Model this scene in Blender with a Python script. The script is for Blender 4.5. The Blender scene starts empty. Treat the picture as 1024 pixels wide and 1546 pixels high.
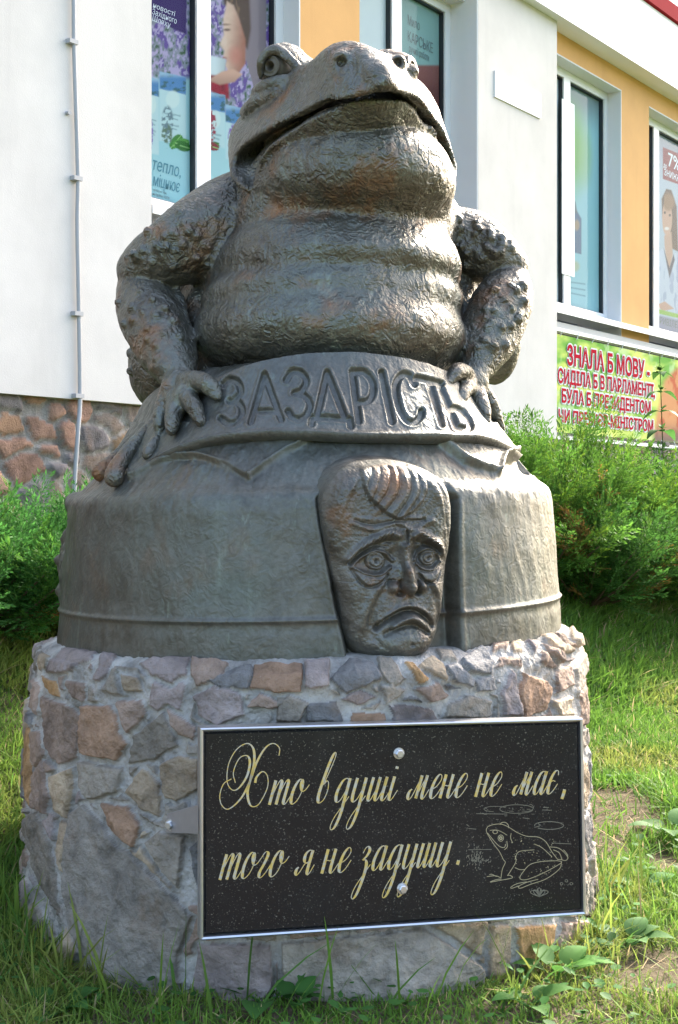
import bpy, math, random
import numpy as np

# ------------------------------------------------------------------ camera, sky, sun, exposure
S = bpy.context.scene
COL = S.collection
FPX, CXP, HZ, CAMZ = 2000.0, 512.0, 760.0, 1.10      # focal length in photo pixels, centre, horizon row, eye height
cam = bpy.data.cameras.new('camera')
cam.sensor_fit = 'VERTICAL'; cam.sensor_height = 36.0; cam.sensor_width = 36.0 * 1024 / 1546
cam.lens = 36.0 * FPX / 1546.0
cam.shift_y = -(773.0 - HZ) / 1546.0
cam.clip_start = 0.05; cam.clip_end = 3000
camo = bpy.data.objects.new('camera', cam); COL.objects.link(camo)
camo.location = (0, 0, CAMZ); camo.rotation_euler = (math.pi / 2, 0, 0)
S.camera = camo

SUN_EL, SUN_AZ = math.radians(37), math.radians(37)     # azimuth from +Y towards +X
world = bpy.data.worlds.new("World"); S.world = world; world.use_nodes = True
wn = world.node_tree
sky = wn.nodes.new('ShaderNodeTexSky'); sky.sky_type = 'NISHITA'; sky.sun_disc = False
sky.sun_elevation = SUN_EL; sky.sun_rotation = SUN_AZ; sky.air_density = 1.0; sky.dust_density = 5.0; sky.ozone_density = 1.0
wn.links.new(sky.outputs[0], wn.nodes['Background'].inputs[0])
wn.nodes['Background'].inputs[1].default_value = 0.15
sl = bpy.data.lights.new('sun', 'SUN'); sl.energy = 2.15; sl.angle = math.radians(0.5); sl.color = (1.0, 0.93, 0.82)
so = bpy.data.objects.new('sun', sl); COL.objects.link(so)
so.rotation_euler = (math.pi / 2 - SUN_EL, 0, math.pi - SUN_AZ)
so.location = (6, 8, 9)
S.view_settings.view_transform = 'Standard'
try: S.view_settings.look = 'None'
except Exception: pass
S.view_settings.exposure = 2.42; S.view_settings.gamma = 1.0; S.view_settings.use_curve_mapping = False

rng = np.random.default_rng(7)
random.seed(7)

# ------------------------------------------------------------------ helpers
def srgb(r, g, b):
    f = lambda c: (c / 255 / 12.92) if c / 255 <= 0.04045 else ((c / 255 + 0.055) / 1.055) ** 2.4
    return (f(r), f(g), f(b))

def P(u, v, Y):                                    # the point at photo column u, row v and depth Y
    return np.array([(u - CXP) / FPX * Y, Y, CAMZ + (HZ - v) / FPX * Y])

def project(V):
    V = np.asarray(V); Y = np.maximum(V[..., 1], 0.2)
    return CXP + V[..., 0] / Y * FPX, HZ - (V[..., 2] - CAMZ) / Y * FPX

def smooth(a, b, x):
    t = np.clip((x - a) / (b - a), 0, 1); return t * t * (3 - 2 * t)

def _hash(i, j, k, seed):
    h = (i.astype(np.int64) * 374761393 + j.astype(np.int64) * 668265263 + k.astype(np.int64) * 2147483647 + seed * 974711) & 0xffffffff
    h = ((h ^ (h >> 13)) * 1274126177) & 0xffffffff
    h = ((h ^ (h >> 16)) * 2246822519) & 0xffffffff
    return ((h ^ (h >> 15)) & 0xffff).astype(np.float32) / 65535.0

def vnoise(x, y, z, seed=0):                        # value noise, 0..1
    x, y, z = np.broadcast_arrays(np.asarray(x, np.float32), np.asarray(y, np.float32), np.asarray(z, np.float32))
    xi, yi, zi = np.floor(x), np.floor(y), np.floor(z)
    fx, fy, fz = x - xi, y - yi, z - zi
    fx = fx * fx * (3 - 2 * fx); fy = fy * fy * (3 - 2 * fy); fz = fz * fz * (3 - 2 * fz)
    xi = xi.astype(np.int32); yi = yi.astype(np.int32); zi = zi.astype(np.int32)
    r = 0
    for a in (0, 1):
        for b in (0, 1):
            for c in (0, 1):
                r = r + _hash(xi + a, yi + b, zi + c, seed) * (fx if a else 1 - fx) * (fy if b else 1 - fy) * (fz if c else 1 - fz)
    return r

def fbm(x, y, z, octs=4, seed=0):                   # roughly -1..1
    r = 0; a = 1.0; tot = 0
    for o in range(octs):
        s = 2.0 ** o
        r = r + a * (vnoise(np.asarray(x) * s + 13.7 * o, np.asarray(y) * s + 7.1 * o, np.asarray(z) * s, seed + o) * 2 - 1)
        tot += a; a *= 0.5
    return r / tot

def mesh_np(name, V, F, mats=(), parent=None, col=None, smooth_=True, mi=None):
    V = np.asarray(V, np.float32).reshape(-1, 3)
    me = bpy.data.meshes.new(name)
    Fs = F if isinstance(F, list) else [F]
    Fs = [np.asarray(f, np.int32) for f in Fs if len(f)]
    me.vertices.add(len(V)); me.vertices.foreach_set('co', V.ravel())
    nl = sum(f.size for f in Fs); nf = sum(len(f) for f in Fs)
    me.loops.add(nl); me.loops.foreach_set('vertex_index', np.concatenate([f.ravel() for f in Fs]))
    starts = []; o = 0
    for f in Fs:
        starts.append(np.arange(len(f)) * f.shape[1] + o); o += f.size
    me.polygons.add(nf); me.polygons.foreach_set('loop_start', np.concatenate(starts).astype(np.int32))
    me.polygons.foreach_set('use_smooth', np.full(nf, smooth_, dtype=bool))
    if mi is not None: me.polygons.foreach_set('material_index', np.asarray(mi, np.int32))
    me.update(calc_edges=True)
    if col is not None:
        c = np.ones((len(V), 4), np.float32); c[:, :3] = col
        at = me.color_attributes.new('col', 'FLOAT_COLOR', 'POINT'); at.data.foreach_set('color', c.ravel())
    for m in (mats if isinstance(mats, (list, tuple)) else [mats]): me.materials.append(m)
    ob = bpy.data.objects.new(name, me); COL.objects.link(ob)
    if parent is not None: ob.parent = parent; ob.matrix_parent_inverse = parent_inv(parent)
    return ob

def parent_inv(p):
    from mathutils import Matrix
    if p.parent is not None: return Matrix.Identity(4)
    return Matrix.LocRotScale(p.location, p.rotation_euler, p.scale).inverted()

def grid_faces(m, n, wrap=False):
    i = np.arange(m - 1)[:, None]; j = np.arange(n if wrap else n - 1)[None, :]
    a = i * n + j; b = i * n + (j + 1) % n
    return np.stack([a, b, b + n, a + n], -1).reshape(-1, 4)

def tag(o, label=None, cat=None, group=None, kind=None):
    if label: o['label'] = label
    if cat: o['category'] = cat
    if group: o['group'] = group
    if kind: o['kind'] = kind
    return o

def empty(name, loc, label=None, cat=None, group=None):
    o = bpy.data.objects.new(name, None); COL.objects.link(o); o.location = tuple(float(q) for q in loc); o.empty_display_size = 0.1
    return tag(o, label, cat, group)

class MB:                                           # collects boxes, tubes and prisms into one mesh
    def __init__(s): s.V = []; s.F4 = []; s.F3 = []; s.n = 0; s.C = []
    def add(s, V, F4=(), F3=(), col=None):
        V = np.asarray(V, float).reshape(-1, 3)
        if len(F4): s.F4.append(np.asarray(F4) + s.n)
        if len(F3): s.F3.append(np.asarray(F3) + s.n)
        s.V.append(V); s.n += len(V)
        s.C.append(np.tile(np.array(col if col is not None else (1, 1, 1), float), (len(V), 1)) if np.ndim(col) < 2 else np.asarray(col))
    def hexa(s, c8, col=None):                      # 8 corners: bottom ring 0-3, top ring 4-7
        s.add(c8, [(0, 3, 2, 1), (4, 5, 6, 7), (0, 1, 5, 4), (1, 2, 6, 5), (2, 3, 7, 6), (3, 0, 4, 7)], col=col)
    def tube(s, pts, radii, n=8, col=None, caps=True):
        pts = np.asarray(pts, float); m = len(pts); radii = np.broadcast_to(np.asarray(radii, float), (m,))
        T = np.gradient(pts, axis=0); T /= np.linalg.norm(T, axis=1)[:, None] + 1e-9
        up = np.array([0, 0, 1.0]) if abs(T[0][2]) < 0.9 else np.array([1.0, 0, 0])
        V = []
        A = np.cross(T[0], up); A /= np.linalg.norm(A)
        for k in range(m):
            A = A - T[k] * A.dot(T[k]); A /= np.linalg.norm(A) + 1e-9; B = np.cross(T[k], A)
            th = np.arange(n) * 2 * math.pi / n
            V.append(pts[k] + radii[k] * (np.cos(th)[:, None] * A + np.sin(th)[:, None] * B))
        V = np.concatenate(V); F = grid_faces(m, n, wrap=True)
        F3 = []
        if caps:
            V = np.vstack([V, pts[0], pts[-1]])
            F3 = [(m * n, (j + 1) % n, j) for j in range(n)] + [(m * n + 1, (m - 1) * n + j, (m - 1) * n + (j + 1) % n) for j in range(n)]
        s.add(V, F, F3, col=col)
    def build(s, name, mats, parent=None, smooth_=False, usecol=False):
        V = np.concatenate(s.V); fs = []
        if s.F4: fs.append(np.concatenate(s.F4))
        if s.F3: fs.append(np.concatenate(s.F3))
        return mesh_np(name, V, fs, mats, parent, col=np.concatenate(s.C) if usecol else None, smooth_=smooth_)

def seg_dist(u, v, a, b):
    ax, ay = a; bx, by = b; dx, dy = bx - ax, by - ay
    L = dx * dx + dy * dy + 1e-9
    t = np.clip(((u - ax) * dx + (v - ay) * dy) / L, 0, 1)
    return np.hypot(u - ax - t * dx, v - ay - t * dy), t

def line_dist(u, v, pts):
    d = np.full(np.shape(u), 1e9)
    for a, b in zip(pts[:-1], pts[1:]): d = np.minimum(d, seg_dist(u, v, a, b)[0])
    return d

def poly_sd(u, v, pts):                              # signed distance, negative inside
    pts = list(pts); d = line_dist(u, v, pts + pts[:1]); ins = np.zeros(np.shape(u), bool)
    n = len(pts); j = n - 1
    for i in range(n):
        xi, yi = pts[i]; xj, yj = pts[j]
        c = ((yi > v) != (yj > v)) & (u < (xj - xi) * (v - yi) / ((yj - yi) if yj != yi else 1e-9) + xi)
        ins ^= c; j = i
    return np.where(ins, -d, d)

def spline(pts, k=8, closed=False):                  # Catmull-Rom through points of any dimension
    p = np.asarray(pts, float)
    if closed: p = np.vstack([p[-1], p, p[0], p[1]])
    else: p = np.vstack([2 * p[0] - p[1], p, 2 * p[-1] - p[-2]])
    out = []
    for i in range(1, len(p) - 2):
        t = np.linspace(0, 1, k, endpoint=False)[:, None]
        a, b, c, d = p[i - 1], p[i], p[i + 1], p[i + 2]
        out.append(0.5 * (2 * b + (c - a) * t + (2 * a - 5 * b + 4 * c - d) * t ** 2 + (3 * b - a - 3 * c + d) * t ** 3))
    if not closed: out.append(p[-2][None])
    return np.concatenate(out)

# ------------------------------------------------------------------ materials
class N:
    def __init__(s, name):
        s.m = bpy.data.materials.new(name); s.m.use_nodes = True; s.t = s.m.node_tree; s.b = s.t.nodes['Principled BSDF']
        s.tc = s.t.nodes.new('ShaderNodeTexCoord')
    def node(s, typ, **kw):
        n = s.t.nodes.new(typ)
        for k, v in kw.items(): setattr(n, k, v)
        return n
    def link(s, a, b): s.t.links.new(a, b)
    def co(s, which='Object', scale=(1, 1, 1)):
        mp = s.node('ShaderNodeMapping'); mp.inputs['Scale'].default_value = scale
        s.link(s.tc.outputs[which], mp.inputs[0]); return mp.outputs[0]
    def noise(s, vec, scale, detail=4, rough=0.55, dist=0.0):
        n = s.node('ShaderNodeTexNoise'); s.link(vec, n.inputs['Vector'])
        n.inputs['Scale'].default_value = scale; n.inputs['Detail'].default_value = detail
        n.inputs['Roughness'].default_value = rough; n.inputs['Distortion'].default_value = dist
        return n.outputs['Fac']
    def ramp(s, fac, stops, interp='LINEAR'):
        r = s.node('ShaderNodeValToRGB'); r.color_ramp.interpolation = interp
        while len(r.color_ramp.elements) < len(stops): r.color_ramp.elements.new(0.5)
        for e, (p, c) in zip(r.color_ramp.elements, stops):
            e.position = p; e.color = (c, c, c, 1) if np.isscalar(c) else (*c, 1)
        s.link(fac, r.inputs[0]); return r.outputs[0]
    def mix(s, fac, a, b, mode='MIX'):
        m = s.node('ShaderNodeMix', data_type='RGBA', blend_type=mode)
        for sock, val in ((m.inputs[0], fac), (m.inputs[6], a), (m.inputs[7], b)):
            if isinstance(val, bpy.types.NodeSocket): s.link(val, sock)
            elif np.isscalar(val): sock.default_value = val if sock == m.inputs[0] else (val, val, val, 1)
            else: sock.default_value = (*val, 1)
        return m.outputs[2]
    def math(s, op, a, b=0.0):
        m = s.node('ShaderNodeMath', operation=op)
        for sock, val in ((m.inputs[0], a), (m.inputs[1], b)):
            if isinstance(val, bpy.types.NodeSocket): s.link(val, sock)
            else: sock.default_value = val
        return m.outputs[0]
    def attr(s, name='col'):
        a = s.node('ShaderNodeAttribute', attribute_name=name); return a.outputs['Color']
    def bump(s, h, strength=0.3, dist=0.01, prev=None):
        b = s.node('ShaderNodeBump'); b.inputs['Strength'].default_value = strength; b.inputs['Distance'].default_value = dist
        s.link(h, b.inputs['Height'])
        if prev is not None: s.link(prev, b.inputs['Normal'])
        return b.outputs[0]
    def set(s, color=None, rough=None, metal=None, normal=None, spec=None):
        for key, val in (('Base Color', color), ('Roughness', rough), ('Metallic', metal), ('Normal', normal), ('Specular IOR Level', spec)):
            if val is None: continue
            sock = s.b.inputs[key]
            if isinstance(val, bpy.types.NodeSocket): s.link(val, sock)
            elif key == 'Base Color': sock.default_value = (*val, 1)
            else: sock.default_value = val
        return s.m

def plain(name, c, rough=0.5, metal=0.0, var=0.06, scale=8, spec=0.5):
    n = N(name); v = n.co(); f = n.noise(v, scale)
    col = n.mix(f, tuple(x * (1 - var) for x in c), tuple(min(1, x * (1 + var)) for x in c))
    return n.set(col, rough, metal, None, spec)

def mat_bronze(name, strokes=1.0, dusty=0.0, stroke_scale=55, warm=1.0, tone=(1, 1, 1), metal=0.58, dr=0.0):
    n = N(name); v = n.co()
    big = n.noise(v, 3.2, 5, 0.6); mid = n.noise(v, 14, 5, 0.6, 0.6); fine = n.noise(v, 90, 3, 0.6)
    base = n.mix(n.ramp(mid, [(0.35, 0), (0.68, 1)]), (0.105, 0.097, 0.084), (0.215, 0.208, 0.192))
    base = n.mix(n.ramp(big, [(0.42, 0), (0.66, 1)]), base, (0.165, 0.180, 0.168))
    rust = n.ramp(n.noise(v, 6.3, 4, 0.6), [(0.56 if warm < 1.2 else 0.555, 0), (0.72, 0.7 * warm)])
    base = n.mix(rust, base, (0.27, 0.145, 0.078))
    v2 = n.co(scale=(1, 1, 0.35))
    verd = n.math('MAXIMUM', n.ramp(n.noise(v2, 34, 4, 0.7), [(0.62, 0), (0.76, 0.6)]), n.math('MULTIPLY', n.ramp(n.noise(n.co(scale=(1, 1, .12)), 26, 4, .65), [(.56, 0), (.72, .5)]), n.ramp(big, [(.45, 0), (.62, 1)])))
    base = n.mix(verd, base, (0.32, 0.38, 0.34))
    if dusty: base = n.mix(dusty, base, (0.24, 0.25, 0.24))
    base = n.mix(n.ramp(fine, [(0.3, 0.25), (0.6, 0.0)]), base, (0.04, 0.035, 0.028))
    st = n.math('MULTIPLY', n.math('ADD', n.noise(v, stroke_scale, 1.5, 0.45, 2.2), n.noise(v, stroke_scale * .45, 2, 0.5, 1.6)), n.ramp(n.noise(v, 9, 2), [(0.3, 0.35), (0.65, 1.0)]))
    h = n.math('ADD', n.math('MULTIPLY', st, 1.0), n.math('MULTIPLY', fine, 0.25))
    nb = n.bump(h, min(1, 0.75 * strokes), 0.012 * max(1, strokes))
    ro = n.ramp(mid, [(0.3, 0.42 + dr), (0.75, 0.62 + dr)])
    base = n.mix(1.0, base, tone, 'MULTIPLY')
    return n.set(base, ro, metal, nb, 0.5)

BRZ = mat_bronze('patinated_bronze', 1.05, 0, 38, 1.3, (0.92, 0.875, 0.79), 0.66, -.05)
BRZ_SMOOTH = mat_bronze('smooth_bronze', 0.26, 0.12, 34, 0.5, (0.76, 0.755, 0.69), .60, -.02)
BRZ_FACE = mat_bronze('face_bronze', 0.24, 0.0, 60, 1.25, (.92, .88, .82))
WHITE = plain('white_plastic', (0.68, 0.69, 0.70), 0.35, var=0.02)
METAL = plain('brushed_steel', (0.62, 0.62, 0.63), 0.32, 0.9, 0.1, 30)
GREYPIPE = plain('grey_conduit', (0.36, 0.36, 0.37), 0.5)
RUBBER = plain('black_gasket', (0.02, 0.025, 0.03), 0.5)

def mat_attr(name, rough=0.6, transl=0.0, spec=0.4, var=0.0, vs=40):
    n = N(name); c = n.attr()
    if var: c = n.mix(1.0, c, n.ramp(n.noise(n.co(), vs, 4), [(0.3, 1 - var), (0.7, 1.0)]), 'MULTIPLY')
    n.set(c, rough, 0.0, None, spec)
    if transl:
        tr = n.node('ShaderNodeBsdfTranslucent'); n.link(c, tr.inputs[0])
        mx = n.node('ShaderNodeMixShader'); mx.inputs[0].default_value = transl
        n.link(n.b.outputs[0], mx.inputs[1]); n.link(tr.outputs[0], mx.inputs[2])
        n.link(mx.outputs[0], n.t.nodes['Material Output'].inputs[0])
    return n.m
LEAF = mat_attr('leaf', 0.62, 0.42, 0.18)
PRINT = mat_attr('printed_film', 0.7, 0, 0.12)

def mat_stucco(name, c, dirt=0.10):
    n = N(name); v = n.co()
    a = n.noise(v, 2.2, 5, 0.65); st = n.noise(n.co(scale=(6, 6, 0.6)), 1.3, 4, 0.6)
    col = n.mix(n.ramp(a, [(0.35, 0), (0.75, 1)]), c, tuple(x * (1 - dirt) for x in c))
    col = n.mix(n.ramp(st, [(0.55, 0), (0.85, 0.5)]), col, tuple(x * (1 - 1.6 * dirt) for x in c))
    sp_ = n.ramp(n.noise(v, 38, 5, 0.7), [(0.66, 0), (0.74, 0.28)]); col = n.mix(sp_, col, tuple(x * .72 for x in c))
    low = n.node('ShaderNodeSeparateXYZ'); n.link(n.co(), low.inputs[0]); lowm = n.ramp(n.math('ADD', low.outputs['Z'], n.math('MULTIPLY', n.noise(n.co(scale=(5, 5, 1)), 1.6, 5, .7), .5)), [(0.0, 0), (1.0, 0)])
    g = n.noise(v, 160, 3, 0.6)
    return n.set(col, 0.85, 0, n.bump(g, 0.25, 0.004), 0.2)
ST_WHITE = mat_stucco('white_stucco', (0.645, 0.612, 0.580), 0.14)
ST_CREAM = mat_stucco('cream_stucco', (0.665, 0.620, 0.575), 0.13)
ST_ORANGE = mat_stucco('orange_stucco', (0.68, 0.38, 0.15), 0.12)
ST_TRIM = mat_stucco('white_trim', (0.66, 0.66, 0.665), 0.05)

def mat_glass():
    n = N('window_glass'); t = n.t
    tr = n.node('ShaderNodeBsdfTransparent'); tr.inputs[0].default_value = (0.90, 0.95, 0.94, 1)
    gl = n.node('ShaderNodeBsdfGlossy'); gl.inputs['Roughness'].default_value = 0.02
    fr = n.node('ShaderNodeFresnel'); fr.inputs[0].default_value = 1.12
    mx = n.node('ShaderNodeMixShader'); n.link(fr.outputs[0], mx.inputs[0]); n.link(tr.outputs[0], mx.inputs[1]); n.link(gl.outputs[0], mx.inputs[2])
    n.link(mx.outputs[0], t.nodes['Material Output'].inputs[0]); return n.m
GLASS = mat_glass()
# ------------------------------------------------------------------ facade frame: t along the wall, off out of the wall, z up
DX, DY = 0.602, 0.7985
NX, NY = DY, -DX
W0 = 4.69
def FP(t, off, z): return np.stack(np.broadcast_arrays(t * DX + (off - W0) * NX, t * DY + (off - W0) * NY, z), -1)
def t_of(u, off=0.0):
    k = (u - CXP) / FPX
    return (W0 - off) * (NX - k * NY) / (DX - k * DY)
def z_of(v, u, off=0.0):
    t = t_of(u, off); Y = t * DY + (off - W0) * NY
    return CAMZ + (HZ - v) / FPX * Y

def fbox(mb, t0, t1, o0, o1, z0, z1, col=None):
    c = [FP(t0, o1, z0), FP(t1, o1, z0), FP(t1, o0, z0), FP(t0, o0, z0), FP(t0, o1, z1), FP(t1, o1, z1), FP(t1, o0, z1), FP(t0, o0, z1)]
    mb.hexa(c, col)

def wall_w(x, y): return NX * x + NY * y + W0           # distance from the wall
def ground_z(x, y):
    w = wall_w(x, y)
    z = 0.62 * (1 - smooth(0.45, 2.05, w))
    return z + 0.022 * (vnoise(x * 1.7, y * 1.7, 0, 5) - 0.5) + 0.010 * (vnoise(x * 6, y * 6, 0, 6) - 0.5)

# ------------------------------------------------------------------ ground: one sheet to the horizon, fine near the statue
def axis_pts(lo, hi, fine_lo, fine_hi, step):
    a = np.arange(fine_lo, fine_hi + step / 2, step)
    g = np.cumsum(np.geomspace(step * 2, 60, 30))
    return np.concatenate([fine_lo - g[::-1], a, fine_hi + g])
gx = axis_pts(0, 0, -2.5, 4.5, 0.05); gy = axis_pts(0, 0, 1.5, 12, 0.06)
GX, GY = np.meshgrid(gx, gy, indexing='ij')
GZ = ground_z(GX, GY)
n = N('soil'); v = n.co()
f1 = n.noise(v, 5, 5, 0.6); f2 = n.noise(v, 70, 4, 0.7)
c = n.mix(f1, (0.10, 0.078, 0.05), (0.17, 0.135, 0.095)); c = n.mix(n.ramp(f2, [(0.4, 0.6), (0.65, 0)]), c, (0.05, 0.045, 0.02))
gm = n.node('ShaderNodeVectorMath', operation='DISTANCE'); n.link(n.co(), gm.inputs[0]); gm.inputs[1].default_value = (0.5, 5.0, 0)
far = n.ramp(n.math('DIVIDE', gm.outputs['Value'], 20.0), [(0.24, 0), (0.40, 1)])
c = n.mix(far, c, n.mix(f1, (0.045, 0.085, 0.018), (0.085, 0.125, 0.03)))
SOIL = n.set(c, 0.95, 0, n.bump(f2, 0.6, 0.02), 0.1)
tag(mesh_np('ground', np.stack([GX, GY, GZ], -1), grid_faces(len(gx), len(gy)), SOIL), kind='structure')

# ------------------------------------------------------------------ building
B = empty('building', FP(t_of(400), -1.0, 0.0), 'pale building with orange wall panels and a rough stone base behind the statue', 'building')
OR, GL = -0.10, -0.25                                    # orange plane and glass plane, behind the pilaster fronts
ZB = 1.585; ZS = 2.60; ZT = z_of(105, 868, GL); ZF = z_of(36, 860, 0.05)
tl = t_of(229, 0.0)
tp0 = t_of(722, 0.0); tp1 = t_of(841, 0.0)
TEND = t_of(1024, 0) + 6.0
mb = MB(); fbox(mb, -2.5, tl, -1.2, 0.0, ZB, 6.2); mb.build('stucco_wall', ST_WHITE, B)
mb = MB(); fbox(mb, tp0, tp1, -1.2, 0.0, ZB - 0.0, ZF); mb.build('pilaster', ST_CREAM, B)

# openings on the orange plane, from the photograph: (left, right) columns
tw1a, tw1b = tl - 0.02, t_of(453, OR)
tw2a, tw2b = t_of(543, OR), tp0 + 0.0
tw3a, tw3b = tp1, t_of(938, OR)
tw4a, tw4b = t_of(980, OR), t_of(980, OR) + (tw3b - tw3a) * 1.15
tw5a = tw4b + (tw4a - tw3b)
zhead = z_of(136, 938, OR)
mb = MB()
fbox(mb, tw1b, tw2a, -1.0, OR, ZS - 0.12, zhead); mb.build('orange_wall', ST_ORANGE, B)
mb = MB(); fbox(mb, tw3b, tw4a, -1.0, OR, ZS - 0.12, zhead); mb.build('orange_wall', ST_ORANGE, B)
mb = MB(); fbox(mb, tw4b, TEND, -1.0, OR, ZS - 0.12, zhead); mb.build('orange_wall', ST_ORANGE, B)
mb = MB(); fbox(mb, tl, tp0, -1.0, OR, zhead, ZF + 0.2); fbox(mb, tp1, TEND, -1.0, OR, zhead, ZF + 0.2); mb.build('orange_wall', ST_ORANGE, B)
# white plaster reveals (right side and head of every opening)
mb = MB()
RV = 0.012
for a, b in ((tw1a, tw1b), (tw2a, tw2b), (tw3a, tw3b), (tw4a, tw4b)):
    rb = b if b != tw2b else b
    fbox(mb, rb - RV, rb - 0.0005 if b != tw2b else rb - 0.001, -0.6, OR + 0.003 if b != tw2b else -0.002, ZS - 0.1, zhead - 0.001)
    fbox(mb, a, rb - RV, -0.6, OR + 0.003, zhead - RV, zhead - 0.0012)
mb.build('window_reveal', ST_TRIM, B)
# wall below the sills: cream band with a grey ledge, cream wall behind the banner
mb = MB(); fbox(mb, tl, tp0, -1.0, OR - 0.005, ZB, ZS - 0.12); fbox(mb, tp1, TEND, -1.0, OR - 0.005, ZB, ZS - 0.12); mb.build('lower_wall', ST_CREAM, B)
mb = MB()
for a, b in ((tl, tp0), (tp1, TEND)):
    fbox(mb, a, b, OR - 0.05, OR + 0.045, ZS - 0.20, ZS - 0.115); fbox(mb, a, b, OR - 0.05, OR + 0.022, ZS - 0.24, ZS - 0.2005)
mb.build('ledge', plain('grey_ledge', (0.52, 0.50, 0.48), 0.8), B)
# fascia over the pilasters, projecting, with a metal drip edge
FO = 0.075
mb = MB(); fbox(mb, tl + 0.001, TEND, -1.2, FO, ZF, ZF + 0.56)
fas = mb.build('fascia', plain('white_fascia', (0.74, 0.74, 0.75), 0.45, var=0.03, scale=2), B)
mb = MB(); fbox(mb, tl + 0.001, TEND, -1.2, -0.01, ZF + 0.5605, 8.2); mb.build('upper_wall', ST_CREAM, B)
mb = MB(); fbox(mb, tl + 0.001, TEND, FO, FO + 0.006, ZF - 0.006, ZF + 0.03); mb.build('drip_edge', WHITE, fas)

def window(a, b, splits, sill_end=None):
    """frame between t=a and t=b; splits are the mullion centres; returns the pane rectangles"""
    F = MB(); z0, z1 = ZS + 0.02, zhead - RV - 0.001; fw = 0.065; o0, o1 = GL - 0.05, GL + 0.035
    b = b - RV - 0.001
    fbox(F, a, b, o0, o1, z0, z0 + fw); fbox(F, a, b, o0, o1, z1 - fw, z1)
    edges = [a, *splits, b]
    fbox(F, a, a + fw, o0, o1, z0 + fw, z1 - fw); fbox(F, b - fw, b, o0, o1, z0 + fw, z1 - fw)
    for s in splits: fbox(F, s - 0.055, s + 0.055, o0, o1, z0 + fw, z1 - fw)
    w = F.build('window', WHITE, B)
    rects = []
    for i in range(len(edges) - 1):
        l = edges[i] + (fw if i == 0 else 0.055); r = edges[i + 1] - (fw if i == len(edges) - 2 else 0.055)
        G = MB(); g = 0.007
        for q in ((l, l + g, z0 + fw, z1 - fw), (r - g, r, z0 + fw, z1 - fw), (l + g, r - g, z0 + fw, z0 + fw + g), (l + g, r - g, z1 - fw - g, z1 - fw)):
            fbox(G, q[0], q[1], GL - 0.02, GL + 0.022, q[2], q[3])
        G.build('gasket', RUBBER, w)
        G = MB(); G.add([FP(l + g, GL, z0 + fw + g), FP(r - g, GL, z0 + fw + g), FP(r - g, GL, z1 - fw - g), FP(l + g, GL, z1 - fw - g)], [(0, 1, 2, 3)])
        G.build('pane', GLASS, w)
        rects.append((l + g, r - g, z0 + fw + g, z1 - fw - g))
    G = MB(); fbox(G, a + 0.03, b, -0.55, -0.5, z0, z1); G.build('room_backdrop', plain('dim_room', (0.25, 0.27, 0.28), 0.9), w)
    sl_ = MB(); a2 = a + 0.03 if a == tw1a else a
    e_ = b if sill_end is None else sill_end
    so_ = OR + 0.09
    sl_.hexa([FP(a2, so_, ZS - 0.025), FP(e_, so_, ZS - 0.025), FP(e_, OR + .004, ZS + 0.0), FP(a2, OR + .004, ZS + 0.0),
              FP(a2, so_, ZS - 0.018), FP(e_, so_, ZS - 0.018), FP(e_, OR + .004, ZS + 0.012), FP(a2, OR + .004, ZS + 0.012)])
    fbox(sl_, a2, b, GL - .05, OR + .0038, ZS - .03, ZS + .0125)
    fbox(sl_, a2, e_, so_ + .0003, so_ + 0.008, ZS - 0.06, ZS - 0.014)
    sl_.build('sill', WHITE, w)
    return rects
R1 = window(tw1a, tw1b, [t_of(301, GL)])
R2 = window(tw2a, tw2b, [t_of(593, GL)])
R3 = window(tw3a, tw3b, [t_of(854, GL + .02)], tw4a - 0.003)
R4 = window(tw4a, tw4b, [t_of(989, GL + .02)], TEND)

# stone plinth: rubble stones with raised joints, modelled as relief
def rubble_colors():
    return np.array([srgb(150, 118, 100), srgb(160, 126, 100), srgb(122, 114, 112), srgb(128, 112, 104), srgb(148, 122, 94), srgb(140, 126, 116), srgb(112, 106, 106), srgb(150, 118, 102)])
def voronoi_relief(a, z, cell, seed, jitter=0.9, aspect=1.3):
    """nearest and second-nearest jittered cells over (a,z): returns edge distance (m) and cell id"""
    A = a / (cell * aspect); Zc = z / cell
    ia, iz = np.floor(A).astype(np.int32), np.floor(Zc).astype(np.int32)
    d1 = np.full(a.shape, 9.0); d2 = np.full(a.shape, 9.0); cid = np.zeros(a.shape, np.int64)
    zero = np.zeros_like(ia)
    for dx in (-1, 0, 1):
        for dz in (-1, 0, 1):
            px = ia + dx; pz = iz + dz
            qx = px + 0.5 + jitter * (_hash(px, pz, zero, seed) - 0.5); qz = pz + 0.5 + jitter * (_hash(px, pz, zero, seed + 9) - 0.5)
            d = np.hypot(A - qx, Zc - qz); near = d < d1
            d2 = np.where(near, d1, np.minimum(d2, d)); d1 = np.where(near, d, d1)
            cid = np.where(near, (px * 7919 + pz * 104729) & 0x7fffffff, cid)
    return (d2 - d1) * cell * 0.5, cid

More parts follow.
